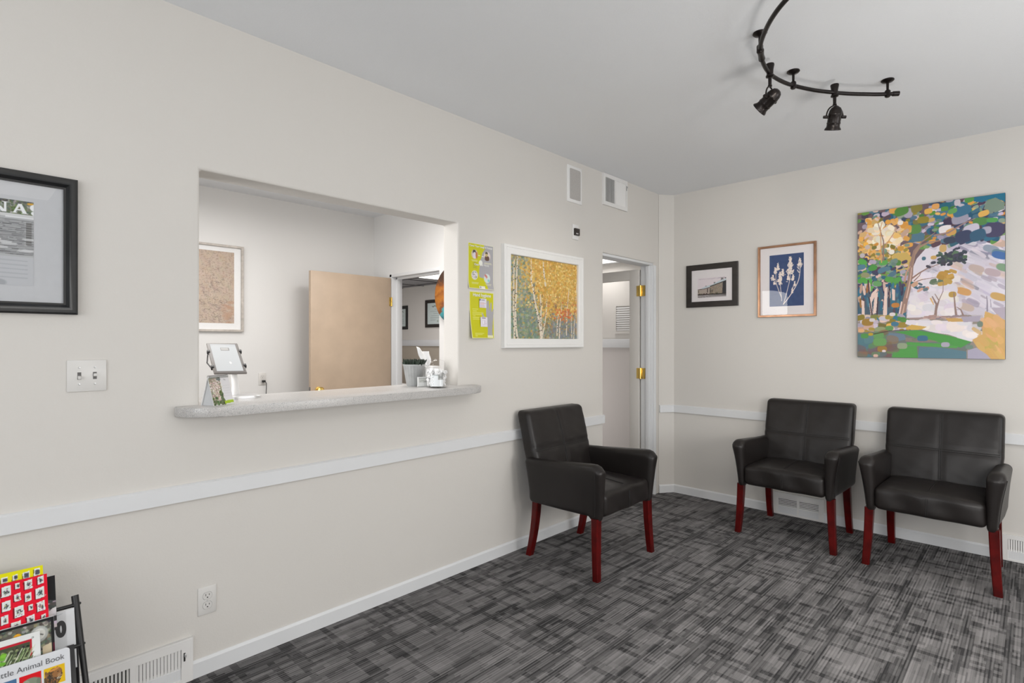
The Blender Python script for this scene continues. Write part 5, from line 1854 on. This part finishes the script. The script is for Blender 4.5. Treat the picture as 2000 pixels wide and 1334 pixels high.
for k in range(300):
    a, r = random.uniform(0, 2 * PI), 0.050 * math.sqrt(random.random())
    z = random.uniform(0.014, 0.098)
    s_ = random.uniform(0.009, 0.013)
    q = bmesh.ops.create_icosphere(bm, subdivisions=2, radius=s_)
    for v in q['verts']:
        v.co *= random.uniform(0.72, 1.12)
        v.co = Vector((v.co.x + r * math.cos(a), v.co.y + r * math.sin(a), v.co.z + z))
pk = mat('dotted_white_wrap', (0.84, 0.84, 0.84), 0.35, bump=0.8, bscale=60, bdist=0.01)
nt = pk.node_tree
tc = nt.nodes.new('ShaderNodeTexCoord')
vo = nt.nodes.new('ShaderNodeTexVoronoi'); vo.inputs['Scale'].default_value = 85
nt.links.new(tc.outputs['Object'], vo.inputs['Vector'])
rp = nt.nodes.new('ShaderNodeValToRGB')
rp.color_ramp.elements[0].position = 0.16; rp.color_ramp.elements[0].color = (0.16, 0.17, 0.18, 1)
rp.color_ramp.elements[1].position = 0.26; rp.color_ramp.elements[1].color = (0.86, 0.86, 0.86, 1)
nt.links.new(vo.outputs['Distance'], rp.inputs['Fac'])
nt.links.new(rp.outputs['Color'], nt.nodes['Principled BSDF'].inputs['Base Color'])
o = obj('wrapped_candy', bm, pk, None, 30)
o.location = (-2.480, 1.962, CT)
o['kind'] = 'stuff'
tag(o, 'crumpled white dotted wrappers packed inside the clear jar', 'wrapped candy')

# tissue box behind the jar
tx = thing('tissue_box', 'white tissue box with a tissue pulled up behind the jar', 'tissue box', (-2.700, 2.066, CT), (0, 0, math.radians(90)))
bm = box(B(), (-0.054, -0.050, 0.0), (0.054, 0.050, 0.112), 0.004)
obj('box', bm, mat('pale_box_card', (0.80, 0.80, 0.79), 0.6, noise=0.03, nscale=30), tx)
bm = B()
rows = 13
grid = []
for i in range(rows):
    f = i / (rows - 1)
    row = []
    for j in range(11):
        g = j / 10 - 0.5
        wid = 0.026 + 0.062 * f ** 0.8
        x = g * wid - 0.030 * f - (0.022 * max(0, -g) * f * 2 if g < 0 else 0)
        z = 0.110 + 0.098 * f + (0.050 * (-g) if g < 0 else 0.0) * f + (0.0 if g < 0 else -0.006 * f)
        y = 0.010 * math.sin(g * 9 + f * 2) * (0.5 + f) + 0.006 * math.sin(f * 7 + g * 4)
        row.append(bm.verts.new((x, y, z)))
    grid.append(row)
for i in range(rows - 1):
    for j in range(10):
        bm.faces.new((grid[i][j], grid[i][j + 1], grid[i + 1][j + 1], grid[i + 1][j]))
tis = obj('tissue', bm, TISSUE, tx, 80)
md = tis.modifiers.new('sheet_thickness', 'SOLIDIFY')
md.thickness = 0.0012

# white desk glimpsed through the inner doorway
dk = thing('desk', 'white desk corner glimpsed low through the tan door opening', 'desk', (-6.55, 4.55, 0.0))
obj('desktop', box(B(), (-0.75, -0.35, 0.70), (0.55, 0.35, 0.74), 0.004), WHITE, dk)
for sx in (-0.70, 0.50):
    obj('side_panel', box(B(), (sx - 0.015, -0.33, 0.0), (sx + 0.015, 0.33, 0.70), 0.002), WHITE, dk)

# ------------------------------------------------------------------ book rack at the lower left, with its books
rk = thing('book_rack', 'black tube book rack standing by the left wall at the lower left', 'book rack', (-2.25, 0.0, 0.0))
RO = Vector((-2.25, 0.0, 0.0))


def rp_(x, y, z):
    return Vector((x, y, z)) - RO


def rx_(z):
    return -2.360 + (0.501 - z) * 0.47


for yt, yb, nm in ((0.314, 0.340, 1), (-0.314, -0.340, -1)):
    obj('post', tube(B(), [rp_(rx_(0.508), yt, 0.508), rp_(rx_(0.25), yt + (yb - yt) * 0.5, 0.25), rp_(rx_(0.004), yb, 0.002)], 0.0085, 14, radii=[0.0105, 0.0085, 0.0085]), BLACKM, rk, 60)
    obj('rear_leg', tube(B(), [rp_(rx_(0.47), yt * 0.985, 0.470), rp_(-2.462, yb, 0.002)], 0.007, 12), BLACKM, rk, 60)
    for z in (0.482, 0.365):
        yy = yt + (0.0105 if nm > 0 else -0.0105)
        obj('bolt', lathe(B(), [(0, 0.0045), (0.003, 0.004), (0.0045, 0.0015), (0.0045, -0.004)], 10, Matrix.Translation(rp_(rx_(z), yy + (0.016 if nm > 0 else -0.016) * (0.5 - z) / 0.5, z)) @ Matrix.Rotation(-PI / 2 * nm, 4, 'X'), cap=False), BLACKM, rk)
for z in (0.482, 0.365, 0.14):
    yy = 0.314 + 0.026 * (0.508 - z) / 0.508
    obj('cross_tube', tube(B(), [rp_(rx_(z) + 0.004, -yy, z), rp_(rx_(z) + 0.004, yy, z)], 0.0062, 10), BLACKM, rk, 60)
obj('ledge', box(B(), tuple(rp_(-2.3115, -0.31, 0.4270)), tuple(rp_(-2.2710, 0.236, 0.4310)), 0.001), BLACKM, rk)
obj('ledge', box(B(), tuple(rp_(-2.2780, -0.32, 0.2995)), tuple(rp_(-2.1990, 0.286, 0.3035)), 0.001), BLACKM, rk)
obj('ledge', box(B(), tuple(rp_(-2.2400, -0.325, 0.2240)), tuple(rp_(-2.1330, 0.286, 0.2280)), 0.001), BLACKM, rk)
SM = Matrix.Translation(rp_(rx_(0.365) + 0.012, 0.2935, 0.365)) @ Matrix.Rotation(-math.atan(0.47), 4, 'Y')
obj('side_strip', box(B(), (-0.002, -0.0085, -0.36), (0.003, 0.0085, 0.012), 0.001, SM), BLACKM, rk)

TILT = math.atan(0.35)


def book(name, label, cat, xt, yr, zt, w, h, t, cover, edge, round_=0.0, cm=None, group='children books in the rack'):
    xb, zb_ = xt + h * math.sin(TILT), zt - h * math.cos(TILT)
    o = thing(name, label, cat, (xb, yr - w / 2, zb_), (-TILT, 0, PI / 2), group)
    if round_:
        pts = []
        for cx, cz, a0 in ((w / 2 - round_, h - round_, 0), (-w / 2 + round_, h - round_, PI / 2), (-w / 2 + round_, round_, PI), (w / 2 - round_, round_, 1.5 * PI)):
            for k in range(6):
                a = a0 + PI / 2 * k / 5
                pts.append((cx + round_ * math.cos(a), cz + round_ * math.sin(a)))
        bm = prism(B(), pts, -t, 0.0, Matrix.Rotation(PI / 2, 4, 'X'))
        bmesh.ops.bevel(bm, geom=[e for e in bm.edges if abs(e.verts[0].co.y - e.verts[1].co.y) < 1e-6], offset=0.0012, segments=2, profile=0.5, affect='EDGES')
    else:
        bm = box(B(), (-w / 2, 0, 0), (w / 2, t, h), 0.0006)
    b = obj('cover', bm, edge, o, 30)
    cv_m = cover.mesh('cover_print', cm or PAINT, b, w - 2 * round_ * 0.3 - 0.001, h - 2 * round_ * 0.3 - 0.001, (0, -0.0007, round_ * 0.3 + 0.0005))
    return o


def flat(n, r, g, b):
    return mat(n, srgb(r, g, b), 0.35, noise=0.02, nscale=20)


def tile(c, u, v, du, dv, k, bgc):
    du, dv = du * 0.84, dv * 0.84
    sk_ = random.uniform(-0.12, 0.12)
    q = [(-1, -1 + sk_), (1, -1 - 0.15), (1 + sk_, 1 - 0.1), (-1 + sk_, 1)]
    c.poly([(u + a * du / 2 - 0.014, v + b * dv / 2 + 0.010) for a, b in q], [x * 0.55 for x in bgc])
    c.poly([(u + a * du / 2, v + b * dv / 2) for a, b in q], (226, 230, 228))
    c.poly([(u + (a * 0.36 + 0.06) * du, v + b * 0.36 * dv) for a, b in q], (214, 222, 216))
    pal = [(120, 150, 90), (90, 96, 110), (190, 110, 160), (200, 190, 90), (190, 60, 60), (96, 120, 110), (150, 170, 180)]
    ca = random.sample(pal, 3)
    for _ in range(16):
        c.dab(u + random.gauss(0.05, 0.16) * du, v + random.gauss(0, 0.17) * dv, du * 0.07, dv * 0.05, jit(random.choice(ca), 14), random.uniform(0, PI))
    for _ in range(5):
        c.line([(u + random.uniform(-0.22, 0.32) * du, v + random.uniform(-0.25, 0.25) * dv), (u + random.uniform(-0.22, 0.32) * du, v + random.uniform(-0.25, 0.25) * dv)], 0.010, (70, 74, 80))


random.seed(14)
YEL_ = (226, 222, 0)
cv = Canvas(130, 120, YEL_)
for (X, Y, dx, dy) in ((725, 255, 140, 150), (500, 335, 160, 150), (280, 390, 110, 110), (70, 460, 150, 110)):
    u = 1 - (855 - X) / 10.26 * 0.00122 / 0.22
    v = (Y - (105 + (855 - X) * 0.29)) / 10.26 * 0.00172 / 0.21
    tile(cv, u, v, dx / 10.26 * 0.00122 / 0.22, dy / 10.26 * 0.00172 / 0.21, 0, YEL_)
    cv.dab(u + 0.004, v, dx / 10.26 * 0.00122 / 0.22 * 0.33, dy / 10.26 * 0.00172 / 0.21 * 0.3, (66, 70, 84), 0, 5, 0.8)
book('book', 'tall yellow book with small pictures at the back of the rack', 'book', -2.375, 0.232, 0.633, 0.220, 0.2125, 0.006, cv, flat('yellow_cover', 226, 222, 0))

RED_ = (226, 0, 40)
cv = Canvas(150, 130, RED_)
for (X, Y, dx, dy) in ((795, 440, 150, 165), (545, 525, 190, 190), (330, 550, 110, 120), (110, 655, 215, 215), (780, 675, 210, 230), (540, 755, 150, 170), (330, 755, 150, 160), (800, 915, 190, 205), (595, 935, 110, 120), (365, 1010, 225, 225), (115, 915, 190, 205), (855, 1105, 105, 105), (595, 1155, 190, 180), (90, 1155, 160, 180), (310, 1265, 220, 180), (-90, 780, 180, 190), (-110, 1030, 180, 180), (90, 1370, 150, 140), (600, 1380, 160, 150), (830, 1330, 160, 170)):
    u = 1 - (930 + (Y - 310) * 0.04 - X) / 10.26 * 0.00122 / 0.225
    v = (Y - (310 + (930 - X) * 0.225)) / 10.26 * 0.00172 / 0.186
    tile(cv, u, v, dx / 10.26 * 0.00122 / 0.225, dy / 10.26 * 0.00172 / 0.186, 0, RED_)
book('book', 'bright red book covered with small white picture tiles', 'book', -2.352, 0.240, 0.609, 0.225, 0.186, 0.010, cv, flat('red_cover', 226, 0, 40))

cv = Canvas(90, 96, (60, 60, 62))
cv.rect(0, 0, 1, 0.45, (26, 26, 28))
for k in range(120):
    cv.dab(random.random(), random.uniform(0.46, 1), 0.06, 0.03, jit(random.choice([(150, 150, 152), (214, 214, 216), (96, 96, 98)]), 20), random.uniform(-0.4, 0.4))
cv.rect(0, 0.62, 1, 0.74, (222, 222, 224), 0.8)
cv.line([(0.80, 0.26), (0.86, 0.10)], 0.012, (170, 36, 30))
book('book', 'black and white photo book sticking out behind the red book', 'book', -2.368, 0.262, 0.592, 0.200, 0.1705, 0.003, cv, flat('dark_cover', 40, 40, 42))

cv = Canvas(120, 110, (206, 208, 210))
cv.rect(0.90, 0.02, 1.0, 0.98, (220, 222, 224))
for k in range(50):
    cv.dab(random.uniform(0.72, 0.96), random.uniform(0.80, 0.98), 0.018, 0.014, jit(random.choice([(96, 100, 92), (130, 130, 96), (70, 72, 72)]), 14), random.random())
cv.line([(0.74, 0.08), (0.86, 0.05)], 0.012, (180, 184, 188)); cv.line([(0.74, 0.70), (0.82, 0.72)], 0.02, (150, 152, 156))
zb0 = book('magazine', 'white magazine cover with a bold black zero beside the rack post', 'magazine', -2.335, 0.3085, 0.4790, 0.230, 0.1855, 0.0015, cv, PAPER)
o_ = text_mesh('numeral', '0', 0.062, PRINTBLACK, zb0, (0.0665, -0.0016, 0.1085), bold=0.0042, sx=0.76)

cv = Canvas(130, 104, (96, 92, 84))
for k in range(700):
    cv.dab(random.random(), random.random(), 0.022, 0.02, jit(random.choice([(70, 72, 66), (120, 122, 112), (160, 160, 150), (96, 108, 92), (56, 54, 56), (140, 130, 110)]), 16), random.uniform(0, PI))
for (x, y, r, c) in ((0.60, 0.18, 0.045, (230, 168, 40)), (0.52, 0.26, 0.055, (196, 44, 70)), (0.56, 0.27, 0.03, (190, 130, 190)), (0.26, 0.42, 0.08, (190, 186, 182)), (0.83, 0.22, 0.10, (176, 178, 174)), (0.83, 0.22, 0.07, (214, 214, 208))):
    cv.dab(x, y, r, r * 1.2, c, 0, 2)
cv.line([(0.80, 0.20), (0.87, 0.24)], 0.012, (60, 60, 60)); cv.dab(0.26, 0.42, 0.02, 0.024, (120, 116, 116), 0, 2)
cv.poly([(0.86, 0.42), (0.99, 0.38), (0.99, 0.62), (0.86, 0.62)], (206, 190, 160))
for k in range(5):
    cv.line([(0.84, 0.66 + 0.06 * k), (0.98, 0.64 + 0.06 * k)], 0.008, (60, 58, 58))
for (a, b, c, d) in ((0, 0, 1, 0.05), (0.965, 0, 1, 1)):
    cv.rect(a, b, c, d, (22, 22, 24))
cv.rect(0.975, 0.4, 1, 1, (84, 20, 40)); cv.rect(0, 0, 1, 0.014, (230, 230, 232))
book('book', 'dark bordered picture book of toys and a clock, in the middle of the rack', 'book', -2.285, 0.250, 0.490, 0.220, 0.1970, 0.008, cv, flat('dark_edge', 214, 214, 216))

cv = Canvas(130, 100, (226, 228, 226))
cv.rect(0.04, 0.10, 0.90, 0.92, (186, 24, 44))
cv.rect(0.06, 0.145, 0.875, 0.88, (70, 78, 56))
for k in range(300):
    x, y = random.uniform(0.07, 0.86), random.uniform(0.16, 0.86)
    cv.dab(x, y, 0.02, 0.015, jit(random.choice([(56, 62, 44), (96, 108, 70), (128, 138, 100), (150, 160, 120), (40, 42, 40)]), 14), random.uniform(0, PI))
for k in range(46):
    x, y = random.uniform(0.5, 0.84), random.uniform(0.2, 0.5)
    cv.line([(x, y + 0.22), (x + 0.10, y)], 0.010, random.choice([(160, 180, 130), (206, 214, 190), (90, 110, 70), (60, 66, 52)]))
for k in range(14):
    cv.dab(random.uniform(0.3, 0.58), random.uniform(0.24, 0.40), 0.035, 0.03, jit((116, 176, 56), 14), 0, 2)
cv.dab(0.52, 0.54, 0.035, 0.03, (226, 92, 30)); cv.dab(0.50, 0.58, 0.05, 0.03, (210, 96, 40))
cv.dab(0.33, 0.60, 0.07, 0.09, (206, 184, 150), 0, 2); cv.poly([(0.26, 0.50), (0.34, 0.42), (0.42, 0.50), (0.42, 0.55), (0.26, 0.56)], (110, 112, 112))
cv.dab(0.34, 0.80, 0.14, 0.10, (150, 154, 158)); cv.dab(0.54, 0.78, 0.10, 0.08, (128, 132, 134))
cv.dab(0.91, 0.085, 0.014, 0.014, (120, 130, 128), 0, 4); cv.dab(0.91, 0.085, 0.008, 0.008, (226, 228, 226), 0, 4)
book('book', 'white bordered book with a red line around a vegetable garden picture', 'book', -2.262, 0.214, 0.464, 0.200, 0.1690, 0.008, cv, flat('white_edge', 222, 224, 222))

cv = Canvas(150, 150, (216, 218, 222))
pics = [(0.655, 0.215, (226, 184, 20)), (0.335, 0.215, (214, 10, 24)), (0.015, 0.215, (70, 110, 150)), (0.655, 0.545, (110, 150, 180)), (0.335, 0.545, (90, 150, 90)), (0.015, 0.545, (220, 150, 40))]
for (u, v, c) in pics:
    cv.rect(u, v, u + 0.285, v + 0.285, c)
lx, ly = 0.655, 0.215
cv.poly([(lx, ly + 0.285), (lx, ly + 0.15), (lx + 0.05, ly + 0.08), (lx + 0.10, ly + 0.03), (lx + 0.19, ly + 0.02), (lx + 0.24, ly + 0.07), (lx + 0.25, ly + 0.15), (lx + 0.22, ly + 0.23), (lx + 0.18, ly + 0.285)], (96, 74, 50))
for k in range(120):
    cv.dab(lx + random.uniform(0.02, 0.18), ly + random.uniform(0.06, 0.27), 0.02, 0.008, jit(random.choice([(70, 56, 42), (120, 88, 54), (150, 104, 56), (60, 52, 44)]), 10), random.uniform(0.6, 1.6))
cv.dab(lx + 0.18, ly + 0.11, 0.055, 0.070, (150, 104, 62), 0.3); cv.dab(lx + 0.215, ly + 0.16, 0.035, 0.032, (164, 128, 88)); cv.dab(lx + 0.20, ly + 0.20, 0.03, 0.015, (196, 184, 164)); cv.dab(lx + 0.24, ly + 0.145, 0.012, 0.010, (50, 40, 38)); cv.dab(lx + 0.19, ly + 0.10, 0.010, 0.007, (40, 32, 28))
cv.line([(lx + 0.19, ly + 0.205), (lx + 0.235, ly + 0.18)], 0.008, (50, 40, 36)); cv.dab(lx + 0.14, ly + 0.05, 0.07, 0.02, (204, 140, 70), -0.2)
ex_, ey_ = 0.335, 0.215
cv.dab(ex_ + 0.15, ey_ + 0.17, 0.125, 0.11, (128, 140, 120), 0, 2.2); cv.dab(ex_ + 0.25, ey_ + 0.15, 0.03, 0.06, (112, 124, 106), 0, 2)
cv.rect(ex_ + 0.05, ey_ + 0.20, ex_ + 0.11, ey_ + 0.285, (120, 130, 112)); cv.rect(ex_ + 0.21, ey_ + 0.21, ex_ + 0.27, ey_ + 0.285, (226, 20, 30)); cv.dab(ex_ + 0.08, ey_ + 0.13, 0.05, 0.05, (146, 158, 136), 0, 2)
cv.dab(0.12, 0.33, 0.08, 0.06, (206, 196, 90)); cv.dab(0.18, 0.40, 0.05, 0.05, (120, 150, 170)); cv.dab(0.78, 0.68, 0.09, 0.07, (90, 96, 106)); cv.dab(0.46, 0.69, 0.08, 0.08, (180, 140, 90)); cv.dab(0.14, 0.69, 0.09, 0.07, (110, 70, 40))
ab = book('board_book', 'white animal board book with a lion and an elephant at the rack front', 'book', -2.215, 0.280, 0.403, 0.180, 0.1850, 0.018, cv, flat('white_board', 216, 218, 222), round_=0.008)
o_ = text_mesh('title_lettering', 'Little Animal Book', 0.0220, PRINTGREY, ab, (0.077, -0.0014, 0.1570), align='RIGHT', sx=0.97)
